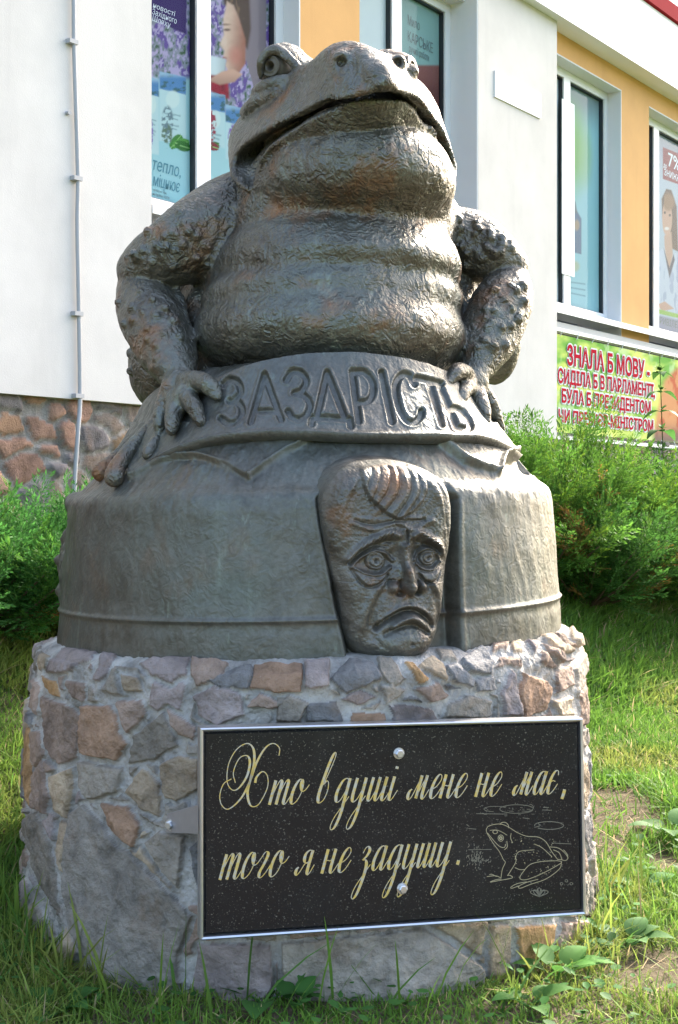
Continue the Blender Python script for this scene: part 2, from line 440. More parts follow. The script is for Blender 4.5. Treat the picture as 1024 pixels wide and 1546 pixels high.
n = N('rubble_stone'); v = n.co(); c = n.attr()
f1 = n.noise(v, 11, 6, 0.65, 0.4); f2 = n.noise(v, 120, 4, 0.7)
c2 = n.mix(1.0, c, n.ramp(f1, [(0.28, 0.45), (0.5, 0.95), (0.75, 1.4)]), 'MULTIPLY')
c2 = n.mix(n.ramp(n.noise(v, 8, 4, 0.6), [(0.57, 0), (0.72, 0.35)]), c2, (0.21, 0.115, 0.05))
c2 = n.mix(n.ramp(f2, [(0.62, 0), (0.78, 0.45)]), c2, (0.42, 0.41, 0.40))
c2 = n.mix(n.ramp(f2, [(0.22, 0.5), (0.4, 0)]), c2, (0.05, 0.045, 0.04))
STONE = n.set(c2, 0.82, 0, n.bump(n.math('ADD', n.math('MULTIPLY', f1, 1.5), n.math('MULTIPLY', f2, 0.8)), 0.8, 0.014), 0.25)

def plinth(t0, t1, off, z0, z1, name):
    ta = np.arange(t0, t1, 0.014); za = np.arange(z0, z1 + 0.01, 0.014)
    T, Z = np.meshgrid(ta, za, indexing='ij')
    wob = 0.05 * fbm(T * 4, Z * 4, 0, 2, 31)
    e, cid = voronoi_relief(T + wob + 0.4 * Z, Z + wob, 0.115, 77, 0.95, 1.4)
    st = smooth(0.004, 0.014, e); rnd = _hash(cid.astype(np.int32), cid.astype(np.int32) * 0, cid.astype(np.int32) * 0, 5)
    h = -0.035 + st * (0.012 + 0.018 * rnd) + 0.006 * fbm(T * 18, Z * 18, 0, 3, 8)
    pal = rubble_colors(); ci = (cid % len(pal)).astype(int)
    c = np.where(st[..., None] > 0.5, pal[ci] * (0.8 + 0.4 * rnd[..., None]), np.array(srgb(150, 145, 138)))
    V = FP(T, off + h, Z)
    return mesh_np(name, V, grid_faces(len(ta), len(za)), STONE, B, col=c.reshape(-1, 3))
plinth(-2.5, TEND - 3, -0.02, 0.2, ZB + 0.06, 'stone_plinth')
mb = MB(); fbox(mb, -2.5, TEND, -1.0, -0.08, 0.0, ZB - 0.002); mb.build('plinth_core', ST_CREAM, B)

# ------------------------------------------------------------------ flat prints and lettering on the facade
def text_mesh(body, shear=0.0, offset=0.0, spacing=1.0):
    cu = bpy.data.curves.new('lettering', 'FONT'); cu.body = body; cu.shear = shear; cu.offset = offset; cu.space_character = spacing; cu.resolution_u = 3
    o = bpy.data.objects.new('lettering', cu); COL.objects.link(o)
    bpy.context.view_layer.update()
    me = bpy.data.meshes.new_from_object(o.evaluated_get(bpy.context.evaluated_depsgraph_get()))
    bpy.data.objects.remove(o); bpy.data.curves.remove(cu)
    V = np.empty(len(me.vertices) * 3, np.float32); me.vertices.foreach_get('co', V); V = V.reshape(-1, 3)
    F = [tuple(p.vertices) for p in me.polygons]; bpy.data.meshes.remove(me)
    return V, F
def facade_text(name, lines, off, mat, parent, shear=0.0, offset=0.0, thick=0.0015):
    """lines: (words, left column, right column, baseline row at left, cap row at left); measured on the photograph, laid on the wall plane"""
    Vs, Fs, k = [], [], 0
    for body, u0, u1, vb, vt, *ov in lines:
        if ov: off = ov[0]
        V, F = text_mesh(body, shear, offset); V0, _ = text_mesh(body, shear, 0.0)
        t0, t1, z0, z1 = t_of(u0, off), t_of(u1, off), z_of(vb, u0, off), z_of(vt, u0, off)
        x0, x1 = V0[:, 0].min(), V0[:, 0].max(); cap = 0.72
        T = t0 + (V[:, 0] - x0) / (x1 - x0) * (t1 - t0); Z = z0 + V[:, 1] / cap * (z1 - z0)
        m = len(V); Vs += [FP(T, off, Z)]; Fs += [tuple(i + k for i in f) for f in F]; k += m
    me = bpy.data.meshes.new(name); me.from_pydata(np.concatenate(Vs).tolist(), [], Fs); me.materials.append(mat)
    ob = bpy.data.objects.new(name, me); COL.objects.link(ob)
    if parent is not None: ob.parent = parent; ob.matrix_parent_inverse = parent_inv(parent)
    return ob

def printed(name, t0, t1, z0, z1, off, paint, res=0.006, parent=None, mat=None, thick=0.002):
    """a flat printed sheet, its artwork a colour per vertex; paint(u, v) gets the photograph's columns and rows"""
    nt_, nz_ = max(4, int((t1 - t0) / res)), max(4, int((z1 - z0) / res))
    T, Z = np.meshgrid(np.linspace(t0, t1, nt_), np.linspace(z0, z1, nz_), indexing='ij')
    V = FP(T, off, Z); u, v = project(V); c = np.clip(paint(u, v), 0, 1) * .80
    k = nt_ * nz_
    Vb = FP(np.array([t0, t1, t1, t0]), off - thick, np.array([z0, z0, z1, z1]))
    F = [grid_faces(nt_, nz_), np.array([[k, k + 1, k + 2, k + 3]])]
    return mesh_np(name, np.vstack([V.reshape(-1, 3), Vb]), F, mat or PRINT, parent, col=np.vstack([c.reshape(-1, 3), np.ones((4, 3))]), smooth_=False)

def over(c, m, col): return c * (1 - m[..., None]) + np.asarray(col) * m[..., None]
def inpoly(u, v, pts, soft=1.0): return 1 - smooth(-soft, soft, poly_sd(u, v, pts))
def inell(u, v, cx, cy, rx, ry, soft=0.15): return 1 - smooth(1 - soft, 1 + soft, np.hypot((u - cx) / rx, (v - cy) / ry))
def base(u, col): return np.ones(np.shape(u) + (3,)) * np.asarray(col)

def lavender(c, u, v, m, sc=1.0):
    a = fbm(u / (9 * sc), v / (16 * sc), 0, 3, 4); b = fbm(u / (3.2 * sc), v / (5 * sc), 3, 2, 6)
    k = over(base(u, srgb(150, 150, 165)), smooth(-0.1, 0.25, a), srgb(112, 84, 160)); k = over(k, smooth(0.15, 0.4, b), srgb(196, 176, 215)); k = over(k, smooth(0.1, 0.45, -b) * smooth(-.1, .3, -a), srgb(70, 100, 70))
    return c * (1 - m[..., None]) + k * m[..., None]
def sachet(c, u, v, x0, x1, y0, y1, flower):
    w = x1 - x0
    pts = [(x0, y0), (x1, y0 + 0.22 * w), (x1, y1 + 0.22 * w), (x0, y1)]
    c = over(c, inpoly(u, v, pts), srgb(206, 228, 232))
    top = inpoly(u, v, [(x0, y0), (x1, y0 + .22 * w), (x1, y0 + .22 * w + 26), (x0, y0 + 26)])
    c = over(c, top, srgb(92, 142, 196)); c = over(c, top * smooth(0.0, 0.3, fbm(u / 8, v / 5, 2, 3, 3)), srgb(70, 110, 120)); c = over(c, top * (1 - smooth(y0 + 2, y0 + 12, v)), srgb(170, 200, 225))
    c = over(c, inell(u, v, (x0 + x1) / 2, y0 + 42, w * .26, 13), srgb(225, 238, 236))
    for k, (ww, yy) in enumerate(((.30, 62), (.2, 68), (.24, 78), (.16, 83))): c = over(c, 0.6 * inpoly(u, v, [((x0 + x1) / 2 - w * ww, y0 + yy), ((x0 + x1) / 2 + w * ww, y0 + yy + 4), ((x0 + x1) / 2 + w * ww, y0 + yy + 6), ((x0 + x1) / 2 - w * ww, y0 + yy + 2)], .6), srgb(100, 130, 140))
    fy = y1 - 28
    c = over(c, inell(u, v, x0 + w * .3, fy, w * .22, 24) * smooth(-.2, .1, fbm(u / 4, v / 4, 1, 2, 9)), srgb(*flower))
    return c
def leaf_art(c, u, v, x, y, L, ang, col):
    ca, sa = math.cos(ang), math.sin(ang); a = (u - x) * ca + (v - y) * sa; b = -(u - x) * sa + (v - y) * ca
    m = 1 - smooth(0.85, 1.1, np.abs(b) / (0.30 * L * np.sqrt(np.clip(1 - (2 * a / L - 1) ** 2, 0, 1)) + 0.01)); m = m * ((a > 0) & (a < L))
    c = over(c, m, srgb(*col)); return over(c, m * (np.abs(b) < 0.7), srgb(150, 200, 120))

def paint_left(u, v):
    c = base(u, srgb(178, 218, 226)); c = over(c, smooth(250, 330, v), srgb(160, 208, 220)); c = lavender(c, u, v, 1 - smooth(112, 124, v))
    c = over(c, inpoly(u, v, [(220, -40), (283, -40), (281, 52), (262, 44), (240, 30), (220, 26)]), srgb(58, 34, 104))
    c = sachet(c, u, v, 222, 240, 116, 230, (150, 120, 190)); c = sachet(c, u, v, 241, 281, 108, 212, (120, 140, 150))
    for k in range(3): c = leaf_art(c, u, v, 258 + 3 * k, 224 - 4 * k, 26, [-.9, -.25, .35][k], [(74, 140, 60), (96, 165, 70), (58, 120, 50)][k])
    return over(c, inell(u, v, 252, 205, 8, 18) * smooth(-.2, .1, fbm(u / 3, v / 3, 1, 2, 9)), srgb(110, 130, 110))
def paint_cup(u, v):
    c = base(u, srgb(186, 222, 228)); c = lavender(c, u, v, 1 - smooth(168, 186, v + (u - 350) * -.3))
    c = over(c, inpoly(u, v, [(366, -20), (402, -20), (402, 250), (388, 150), (372, 90), (366, 40)]), srgb(150, 132, 140))
    c = over(c, inpoly(u, v, [(336, -20), (376, -20), (379, 44), (374, 74), (362, 60), (352, 20), (338, 6)], 3), srgb(92, 70, 60)); c = over(c, .6 * smooth(.1, .5, fbm(u / 3, v / 14, 0, 2, 8)) * inpoly(u, v, [(340, -20), (376, -20), (378, 60), (366, 56), (350, 16)], 3), srgb(150, 118, 92))
    f = inpoly(u, v, [(343, 2), (353, 8), (362, 30), (371, 60), (371, 96), (358, 114), (345, 108), (340, 99), (342, 91), (337, 85), (339, 77), (332, 67), (338, 53), (337, 30)], 2.2)
    t = smooth(334, 374, u + .10 * (v - 60))[..., None]; skin = np.array(srgb(238, 200, 180)) * (1 - t) + np.array(srgb(176, 112, 92)) * t
    skin = skin * (1 + .10 * fbm(u / 7, v / 7, 0, 3, 14))[..., None]; c = c * (1 - f[..., None]) + skin * f[..., None]
    c = over(c, .5 * inell(u, v, 355, 84, 10, 13, .6), srgb(222, 132, 116)); c = over(c, .8 * inell(u, v, 343, 45, 5, 2, .6), srgb(88, 58, 52)); c = over(c, .6 * inell(u, v, 341, 37, 7, 1.6, .6), srgb(110, 78, 62)); c = over(c, .7 * inell(u, v, 339, 88, 3.6, 2.2, .6), srgb(176, 74, 80)); c = over(c, .35 * inell(u, v, 338, 62, 4, 8, .7), srgb(250, 222, 206))
    cup = inpoly(u, v, [(311, 82), (341, 89), (338, 130), (311, 120)], 2); c = c * (1 - cup[..., None]) + (np.array(srgb(232, 238, 242)) * (1 - .30 * smooth(322, 342, u))[..., None]) * cup[..., None]
    rd = inpoly(u, v, [(311, 112), (344, 116), (347, 150), (330, 144), (313, 134)], 2.5); c = c * (1 - rd[..., None]) + (np.array(srgb(160, 30, 52)) * (1 + .5 * fbm(u / 6, v / 9, 0, 2, 17))[..., None]) * rd[..., None]
    hd = inpoly(u, v, [(314, 121), (335, 108), (352, 104), (366, 112), (354, 124), (332, 128)], 2); c = c * (1 - hd[..., None]) + (np.array(srgb(228, 176, 154)) * (1 - .25 * smooth(108, 126, v))[..., None]) * hd[..., None]
    c = sachet(c, u, v, 312, 340, 138, 218, (170, 60, 80)); c = sachet(c, u, v, 341, 378, 158, 240, (150, 110, 180))
    for k in range(2): c = leaf_art(c, u, v, 312, 222 - 5 * k, 20, [-.2, .4][k], [(70, 120, 60), (150, 50, 60)][k])
    return c
def sheet(name, rect, off, paint, label, cat='poster', du=(0, 0), dz=(0, 0), res=0.006):
    l, r, z0, z1 = rect
    return tag(printed(name, l + du[0], r - du[1], z0 + dz[0], z1 - dz[1], off, paint, res), label, cat)
PO = GL - 0.012
inkt = plain('teal_ink', srgb(70, 132, 150), 0.6); inkw = plain('pale_ink', (0.75, 0.75, 0.85), 0.6); inkd = plain('grey_ink', srgb(96, 110, 112), 0.6)
p = sheet('poster', R1[0], PO, paint_left, 'window poster of lavender and pale tea sachets with a purple heading')
facade_text('lettering', [('тепло,', 231, 273, 256, 236), ('міцнює', 231, 272, 280, 261)], PO + 0.003, inkt, p, 0.25)
facade_text('lettering', [('новості', 231, 265, 11, 3), ('Західного', 230, 267, 21, 12), ('Шляху', 230, 258, 31, 22)], PO + 0.003, inkw, p, 0.2)
facade_text('lettering', [('чай без кофеїну', 231, 252, 288, 284), ('на травах лугів', 231, 256, 294, 290)], PO + 0.003, inkd, p, 0.0)
p = sheet('poster', R1[1], PO, paint_cup, 'window poster of a person sniffing a white cup among lavender')
facade_text('lettering', [('здоров', 316, 350, 294, 280)], PO + 0.003, inkt, p, 0.25)

def paint_soap(u, v):
    c = base(u, srgb(150, 182, 180)); c = over(c, smooth(40, -30, v), srgb(132, 160, 158)); c = over(c, smooth(96, 101, v), srgb(150, 96, 92)); return over(c, smooth(101, 150, v), srgb(120, 72, 70))
p = sheet('poster', R2[1], PO, paint_soap, 'greenish window poster with grey words above a dull red band')
facade_text('lettering', [('Мило', 616, 634, 37, 22), ('КАРСЬКЕ', 616, 654, 62, 46), ('ручної роботи', 618, 648, 78, 67)], PO + 0.003, inkd, p)
def paint_plain(c): return lambda u, v: base(u, c) + 0.02 * fbm(u / 20, v / 30, 0, 2, 3)[..., None]
sheet('pane_sheet', R2[0], PO, paint_plain((0.80, 0.82, 0.84)), 'plain white sheet in the window right of the orange panel', 'pane_sheet')  # one even pale tone across the whole left pane

def paint_gel(u, v):
    c = base(u, srgb(170, 212, 222)); c = over(c, 1 - smooth(150, 210, v), srgb(140, 158, 166)); g = inell(u, v, 862, 225, 22, 62, .6); c = over(c, .9 * g, srgb(140, 190, 92)); c = over(c, .5 * inell(u, v, 884, 240, 10, 40, .6), srgb(176, 204, 150))
    c = over(c, inpoly(u, v, [(862, 322), (870, 316), (878, 330), (878, 384), (862, 380)], 1), srgb(112, 132, 158)); c = over(c, inpoly(u, v, [(864, 302), (869, 304), (872, 322), (862, 322)], 1), srgb(120, 134, 140)); c = over(c, .7 * inell(u, v, 871, 340, 4, 8, .4), srgb(206, 170, 130)); c = over(c, .6 * inell(u, v, 868, 402, 7, 8, .4), srgb(206, 190, 130))
    for k in range(3): c = over(c, .6 * inpoly(u, v, [(855, 424 + 8 * k), (884, 428 + 9 * k), (884, 430 + 9 * k), (855, 426 + 8 * k)], .8), srgb(104, 134, 150))
    return c
sheet('poster', R3[1], PO, paint_gel, 'pale blue window poster with a green glow and a small bottle')
tb0 = t_of(853, GL + 0.045)
mbx = MB(); fbox(mbx, t_of(849, GL + .045), t_of(867.5, GL + .045), GL + 0.040, GL + 0.046, z_of(418, 856, GL), z_of(158, 856, GL))
tag(mbx.build('pane_sheet', plain('plain_white', (0.9, 0.9, 0.9), 0.6, var=.01)), 'narrow plain white strip over the left edge of the bottle poster window', 'paper strip')  # evenly white strip standing just outside the glass
sheet('poster', R3[0], PO, paint_plain((0.75, 0.78, 0.80)), 'narrow blank white film in the window beside the pillar')
def paint_medic(u, v):
    c = base(u, srgb(190, 200, 214)); c = over(c, 1 - smooth(210, 290, v), srgb(176, 178, 196))
    c = over(c, inpoly(u, v, [(1001, 222), (1040, 238), (1040, 284), (1001, 270)], 1), srgb(140, 26, 48))
    c = over(c, inpoly(u, v, [(999, 300), (1006, 285), (1014, 287), (1022, 312), (1024, 380), (1014, 375), (1010, 330), (1000, 330)], 1.2), srgb(86, 66, 54)); c = over(c, inpoly(u, v, [(1003, 356), (1014, 350), (1016, 385), (1010, 410), (1004, 390)], 1), srgb(204, 160, 140))
    c = over(c, inell(u, v, 1007.5, 330, 7.5, 27, .12), srgb(212, 164, 142)); c = over(c, inell(u, v, 1009, 305, 9, 13, .3) * (u > 1003), srgb(150, 110, 78)); c = over(c, inell(u, v, 1004, 321, 1.6, 2, .4), srgb(60, 44, 40)); c = over(c, inell(u, v, 1011.5, 325, 1.6, 2, .4), srgb(60, 44, 40)); c = over(c, inell(u, v, 1007, 345, 3.4, 2.4, .4), srgb(240, 224, 220))
    coat = inpoly(u, v, [(992, 384), (1003, 372), (1011, 418), (1020, 380), (1034, 400), (1034, 475), (990, 468)], 1.2); c = over(c, coat, srgb(206, 210, 226)); c = over(c, coat * smooth(.1, .4, fbm(u / 4, v / 14, 0, 2, 2)), srgb(172, 180, 206)); c = over(c, inpoly(u, v, [(1002, 374), (1005, 390), (1011, 420), (1019, 392), (1017, 384), (1011, 404)], 1), srgb(48, 60, 84))
    c = over(c, inpoly(u, v, [(992, 460), (1004, 455), (1018, 466), (1000, 470)], 1), srgb(206, 158, 140)); c = over(c, inpoly(u, v, [(988, 465), (1040, 478), (1040, 484), (988, 472)], 1), srgb(150, 190, 80)); c = over(c, smooth(472, 476, v - (u - 988) * .25), srgb(150, 152, 176))
    return c
p = sheet('poster', R4[1], PO, paint_medic, 'window poster of a smiling person in a white coat under a red discount box', res=0.005)
facade_text('lettering', [('7%', 1009, 1027, 250, 229), ('ЗНИЖКИ', 1003, 1030, 264, 254), ('до', 1002, 1007, 252, 245)], PO + 0.003, inkw, p, 0, 0.012)
facade_text('lettering', [('ПРИВІЛЕЇВ', 991, 1030, 487, 477)], PO + 0.003, inkd, p, 0.1)
sheet('poster', R4[0], PO, paint_plain((0.72, 0.74, 0.78)), 'narrow pale film in the window right of the second orange panel')

# white name plate with a faint shield on the pilaster
a0, a1 = t_of(748, 0.012), t_of(817, 0.012)
mb = MB(); fbox(mb, a0, a1, 0.0, 0.012, z_of(146, 748, .012), z_of(106, 748, .012))
pl = tag(mb.build('wall_plate', plain('white_enamel', (0.72, 0.72, 0.72), 0.3, var=.01)), 'small blank white name plate screwed to the pillar', 'plate')
mb = MB()
zc = z_of(126, 757, .0125)
pts = spline([(-.5, .9), (.5, .9), (.5, -.1), (0, -.9), (-.5, -.1)], 4, True)
ring = [FP(t_of(756, .0125) + q[0] * .045, .0130, zc + q[1] * .05) for q in pts]; inn = [FP(t_of(756, .0125) + q[0] * .033, .0130, zc + q[1] * .038) for q in pts]
m = len(pts); mb.add(ring + inn, [(i, (i + 1) % m, m + (i + 1) % m, m + i) for i in range(m)]); mb.build('shield_emblem', plain('pale_gold_ink', (0.75, 0.62, 0.35), 0.5), pl)
for tt in (a0 + .02, a1 - .02):
    mb = MB(); mb.tube([FP(tt, .010, z_of(126, 748, .012)), FP(tt, .016, z_of(126, 748, .012))], .006, 8); mb.build('screw', METAL, pl)

# conduit on the left wall
pts = [P(u, v, 1) for u, v in ((112, -60), (113, 0), (111, 60), (114, 150), (118, 270), (117, 330), (119, 470), (121, 600))]
def wall_at(u, v, off):
    return FP(t_of(u, off), off, z_of(v, u, off))
pp = spline([wall_at(u, v, .018) for u, v in ((110, -120), (111.5, 0), (112, 66), (114.5, 150), (118, 270), (117, 340), (119.5, 475), (121, 600))] + [wall_at(118, 650, 0.03), wall_at(113, 728, 0.03), wall_at(112, 800, 0.03)], 6)
mb = MB(); mb.tube(pp, 0.0105, 10); cd = tag(mb.build('conduit_pipe', GREYPIPE, smooth_=True), 'thin grey conduit pipe running down the white wall', 'pipe')
for (u, v) in ((111.5, 64), (118, 270), (119.3, 474), (120.5, 598)):
    mb = MB(); q = FP(t_of(u, .018), .018, z_of(v, u, .018)); tt = t_of(u, .018)
    fbox(mb, tt - .034, tt + .016, 0.0, 0.032, q[2] - .010, q[2] + .010); mb.build('clip', GREYPIPE, cd)
mb = MB(); qz = z_of(171, 101, 0); mb.tube([FP(t_of(101), -0.01, qz), FP(t_of(101), 0.02, qz)], 0.010, 8); tag(mb.build('wall_plug', GREYPIPE), 'small dark plug in the white wall left of the conduit', 'wall plug')

# banner under the right windows
BO = OR + 0.055
bt0, bt1 = tp1 + 0.012, TEND - 3.0
bz1, bz0 = z_of(503, 836, BO), z_of(652, 836, BO)
def paint_banner(u, v):
    t = u; a = fbm(u / 24, v / 16, 0, 4, 12); b = fbm(u / 9, v / 22, 5, 3, 15)
    c = over(base(u, srgb(170, 206, 92)), smooth(-.15, .3, a), srgb(226, 236, 120)); c = over(c, smooth(0.05, .4, -a), srgb(112, 176, 62)); c = over(c, .6 * smooth(.15, .5, b), srgb(214, 238, 180))
    r = inpoly(u, v, [(1003, 575), (1022, 556), (1060, 545), (1080, 670), (985, 668), (990, 630)], 5)
    k = over(base(u, srgb(216, 150, 100)), smooth(-.1, .3, b), srgb(196, 96, 62)); k = over(k, smooth(630, 668, v), srgb(120, 100, 92))
    return c * (1 - r[..., None]) + k * r[..., None]
bn = empty('banner', FP(bt0, BO, bz0), 'green printed banner with red words laced between rails under the right windows', 'banner')
BT2 = t_of(1024, BO) + 1.2
printed('banner_sheet', bt0, BT2, bz0, bz1, BO, paint_banner, 0.012, bn)
red = plain('red_ink', (0.44, 0.008, 0.026), 0.9, spec=.05); wht = plain('white_ink', (0.68, 0.68, 0.66), 0.9, spec=.05)
LN = [('ЗНАЛА Б МОВУ -', 857, 981, 550, 521), ('СИДІЛА Б В ПАРЛАМЕНТІ,', 843, 989, 577, 556), ('БУЛА Б ПРЕЗИДЕНТОМ', 849, 982.5, 607, 587), ('ЧИ ПРЕМ’ЄР-МІНІСТРОМ', 844, 986.5, 636.5, 618)]
RIM = []
for k in range(10):                                        # the white rim of the printed letters
    a = k * math.pi / 5; r_ = .017
    RIM += [(q[0], q[1] + r_ * 150 * math.cos(a) * .55, q[2] + r_ * 150 * math.cos(a) * .55, q[3] + r_ * 180 * math.sin(a), q[4] + r_ * 180 * math.sin(a), BO + 0.003 + .0003 * k) for q in LN]
facade_text('letter_rim', RIM, BO + 0.003, wht, bn, 0.0, 0.012)
facade_text('lettering', LN, BO + 0.008, red, bn, 0.0, 0.026)
RAIL = plain('white_rail', (.78, .77, .74), .5)
for zz in (bz1 + 0.035, bz0 - 0.04): mb = MB(); fbox(mb, bt0 - .005, BT2, BO - .02, BO + .012, zz - .014, zz + .014); mb.build('rail', RAIL, bn)
CORD = plain('pale_cord', (.7, .7, .66), .7)
tt = bt0 + .12
while tt < BT2:
    for zz in (bz1, bz0):
        s_ = 1 if zz == bz1 else -1
        mb = MB(); mb.tube([FP(tt, BO + .004, zz - s_ * .012), FP(tt + .01, BO + .02, zz + s_ * .03), FP(tt + .015, BO + .0, zz + s_ * .052)], .0035, 5); mb.build('tie', CORD, bn)
    tt += .27

# red framed shop sign standing on the fascia
sg0 = t_of(985, FO + .06)
mb = MB(); zs = ZF + 0.565
s0 = t_of(940, FO)
fbox(mb, s0, TEND - 2, FO - .12, FO + .03, zs, zs + .13); fbox(mb, s0, TEND - 2, FO - .12, FO + .03, zs + .9, zs + 1.0)
sg = tag(mb.build('shop_sign', plain('red_paint', (0.33, 0.010, 0.020), 0.8, spec=.1)), 'red framed white shop sign standing on the white fascia', 'sign')
mb = MB(); fbox(mb, s0, TEND - 2, FO - .1, FO + .0, zs + .1305, zs + .8995); mb.build('sign_panel', plain('pink_white_panel', (.82, .74, .76), .4), sg)
RB = plain('red_bar', (0.33, 0.010, 0.020), 0.8, spec=.1)
for k in range(6):
    x = s0 + .35 + k * .85; mb = MB(); fbox(mb, x, x + .09, FO + .0005, FO + .028, zs + .1305, zs + .8995); mb.build('sign_bar', RB, sg)
# ------------------------------------------------------------------ stone pedestal
YA = 3.70; XA = (469 - CXP) / FPX * YA                     # the statue's axis
def cyl_theta(dense_lo, dense_hi, step, coarse):
    a = np.arange(dense_lo, dense_hi, step); b = np.arange(dense_hi, dense_lo + 360, coarse)
    return np.radians(np.concatenate([a, b]))              # 0 = towards the camera, positive to the right
def cyl_pts(th, r, z): return np.stack(np.broadcast_arrays(XA + r * np.sin(th), YA - r * np.cos(th), z), -1)

A6 = lambda L: [(20 + x / 2.226, 930 + y / 2.226) for x, y in L]
A4 = lambda L: [(380 + x / 1.896, 930 + y / 1.896) for x, y in L]
PUR, BRN, ORG, GRY, DRK, RED, BLU, TAN = srgb(152, 139, 133), srgb(152, 132, 117), srgb(186, 148, 104), srgb(150, 141, 128), srgb(106, 98, 94), srgb(156, 127, 104), srgb(126, 124, 122), srgb(174, 156, 132)
STONES = [(A6(p), c) for p, c in [
    ([(120, 190), (165, 115), (290, 115), (270, 155), (180, 190)], PUR), ([(275, 215), (300, 125), (350, 125), (335, 170), (300, 215)], PUR),
    ([(425, 165), (460, 145), (600, 145), (585, 195), (535, 225), (470, 200)], PUR), ([(605, 150), (725, 165), (700, 205), (625, 235), (600, 200)], BRN),
    ([(655, 220), (730, 190), (805, 170), (795, 245), (720, 240)], BLU), ([(810, 165), (975, 165), (970, 250), (880, 255), (800, 240)], RED), ([(980, 165), (1060, 160), (1055, 230), (985, 235)], PUR),
    ([(105, 200), (145, 215), (165, 270), (130, 260)], ORG), ([(109, 270), (200, 300), (235, 340), (215, 480), (160, 500), (120, 440)], BRN), ([(245, 300), (335, 300), (385, 430), (360, 485), (240, 460)], RED),
    ([(355, 285), (440, 280), (450, 330), (390, 395)], BRN), ([(395, 490), (410, 400), (510, 325), (560, 430), (480, 480)], GRY), ([(525, 310), (620, 370), (610, 415), (560, 395)], BRN),
    ([(614, 270), (680, 230), (770, 260), (780, 330), (690, 365), (630, 330)], PUR), ([(790, 300), (830, 260), (910, 290), (890, 310)], BRN), ([(890, 300), (930, 260), (995, 290), (960, 355), (890, 350)], GRY),
    ([(225, 490), (375, 510), (350, 590), (265, 615), (235, 560)], GRY), ([(380, 590), (440, 510), (495, 560), (495, 670), (430, 640)], TAN), ([(497, 500), (560, 470), (625, 480), (625, 580), (550, 620), (510, 610)], TAN),
    ([(305, 628), (390, 636), (432, 700), (420, 775), (345, 720)], RED), ([(195, 660), (245, 634), (300, 690), (350, 760), (430, 830), (560, 960), (605, 1010), (560, 1130), (565, 1230), (420, 1310), (330, 1240), (220, 1060), (185, 900)], (0.255, 0.228, 0.192)),
    ([(450, 760), (500, 720), (575, 740), (575, 800), (560, 910), (510, 860)], GRY), ([(140, 540), (205, 510), (215, 560), (190, 680), (150, 650)], TAN), ([(75, 390), (103, 385), (115, 460), (85, 510)], BRN),
    ([(75, 540), (105, 480), (130, 600), (120, 665), (80, 640)], BRN), ([(48, 370), (70, 380), (70, 640), (45, 560)], ORG), ([(40, 690), (80, 660), (130, 760), (150, 830), (165, 1010), (90, 900)], GRY),
    ([(190, 215), (250, 225), (245, 285), (205, 270)], BRN), ([(370, 200), (420, 205), (440, 250), (380, 250)], TAN), ([(85, 210), (100, 260), (90, 330), (72, 300)], BRN), ([(165, 690), (195, 700), (180, 860), (160, 800)], TAN)]]
STONES += [(A4(p), c) for p, c in [
    ([(155, 140), (225, 135), (220, 195), (165, 205)], PUR), ([(225, 180), (280, 130), (350, 140), (370, 180), (270, 220)], BLU), ([(355, 125), (400, 130), (440, 180), (400, 205), (370, 170)], GRY), ([(435, 140), (460, 140), (500, 180), (480, 195)], ORG),
    ([(475, 150), (510, 120), (550, 140), (555, 185)], TAN), ([(530, 90), (570, 100), (590, 130), (540, 130)], GRY), ([(555, 145), (590, 140), (630, 180), (625, 205), (570, 180)], BLU), ([(600, 130), (650, 95), (690, 135), (680, 165), (620, 160)], BLU),
    ([(630, 180), (680, 168), (690, 210), (640, 215)], BLU), ([(465, 210), (530, 190), (560, 230), (510, 245)], BRN), ([(370, 195), (438, 208), (420, 230), (380, 250)], GRY), ([(255, 235), (310, 210), (355, 230), (300, 255)], PUR),
    ([(160, 250), (240, 240), (260, 300), (155, 300)], BLU), ([(285, 275), (380, 280), (385, 305), (280, 305)], RED), ([(395, 255), (470, 255), (510, 265), (525, 300), (400, 300)], DRK), ([(545, 290), (560, 250), (620, 225), (680, 240), (680, 290)], GRY),
    ([(75, 230), (150, 240), (140, 300), (75, 305)], GRY), ([(690, 80), (740, 60), (730, 100), (690, 105)], BRN), ([(740, 70), (770, 65), (775, 105), (745, 110)], TAN), ([(765, 160), (830, 185), (845, 210), (830, 270), (770, 290), (755, 220)], RED),
    ([(705, 215), (735, 155), (750, 220), (765, 280), (715, 285)], PUR), ([(820, 60), (860, 65), (920, 100), (880, 105)], TAN), ([(830, 85), (880, 110), (880, 135), (850, 110)], BRN), ([(865, 55), (900, 60), (925, 95), (890, 80)], BRN), ([(905, 35), (930, 50), (945, 85), (920, 90)], TAN),
    ([(865, 165), (905, 140), (910, 200), (865, 220)], BRN), ([(855, 240), (900, 230), (900, 285), (865, 285)], TAN), ([(910, 150), (935, 100), (945, 160), (920, 230)], GRY), ([(780, 75), (820, 90), (810, 110)], PUR), ([(930, 230), (950, 180), (962, 300), (930, 320)], BRN)]]
STONES += [([(302, 1424), (410, 1424), (412, 1490), (380, 1540), (290, 1520)], PUR), ([(425, 1424), (560, 1410), (640, 1402), (725, 1460), (720, 1505), (600, 1515), (500, 1545), (430, 1510)], GRY), ([(738, 1400), (768, 1396), (764, 1480), (735, 1490)], TAN),
           ([(776, 1398), (835, 1394), (830, 1430), (790, 1480)], ORG), ([(845, 1392), (905, 1386), (908, 1430), (880, 1470), (840, 1450)], BRN), ([(650, 1395), (730, 1390), (722, 1440)], TAN)]

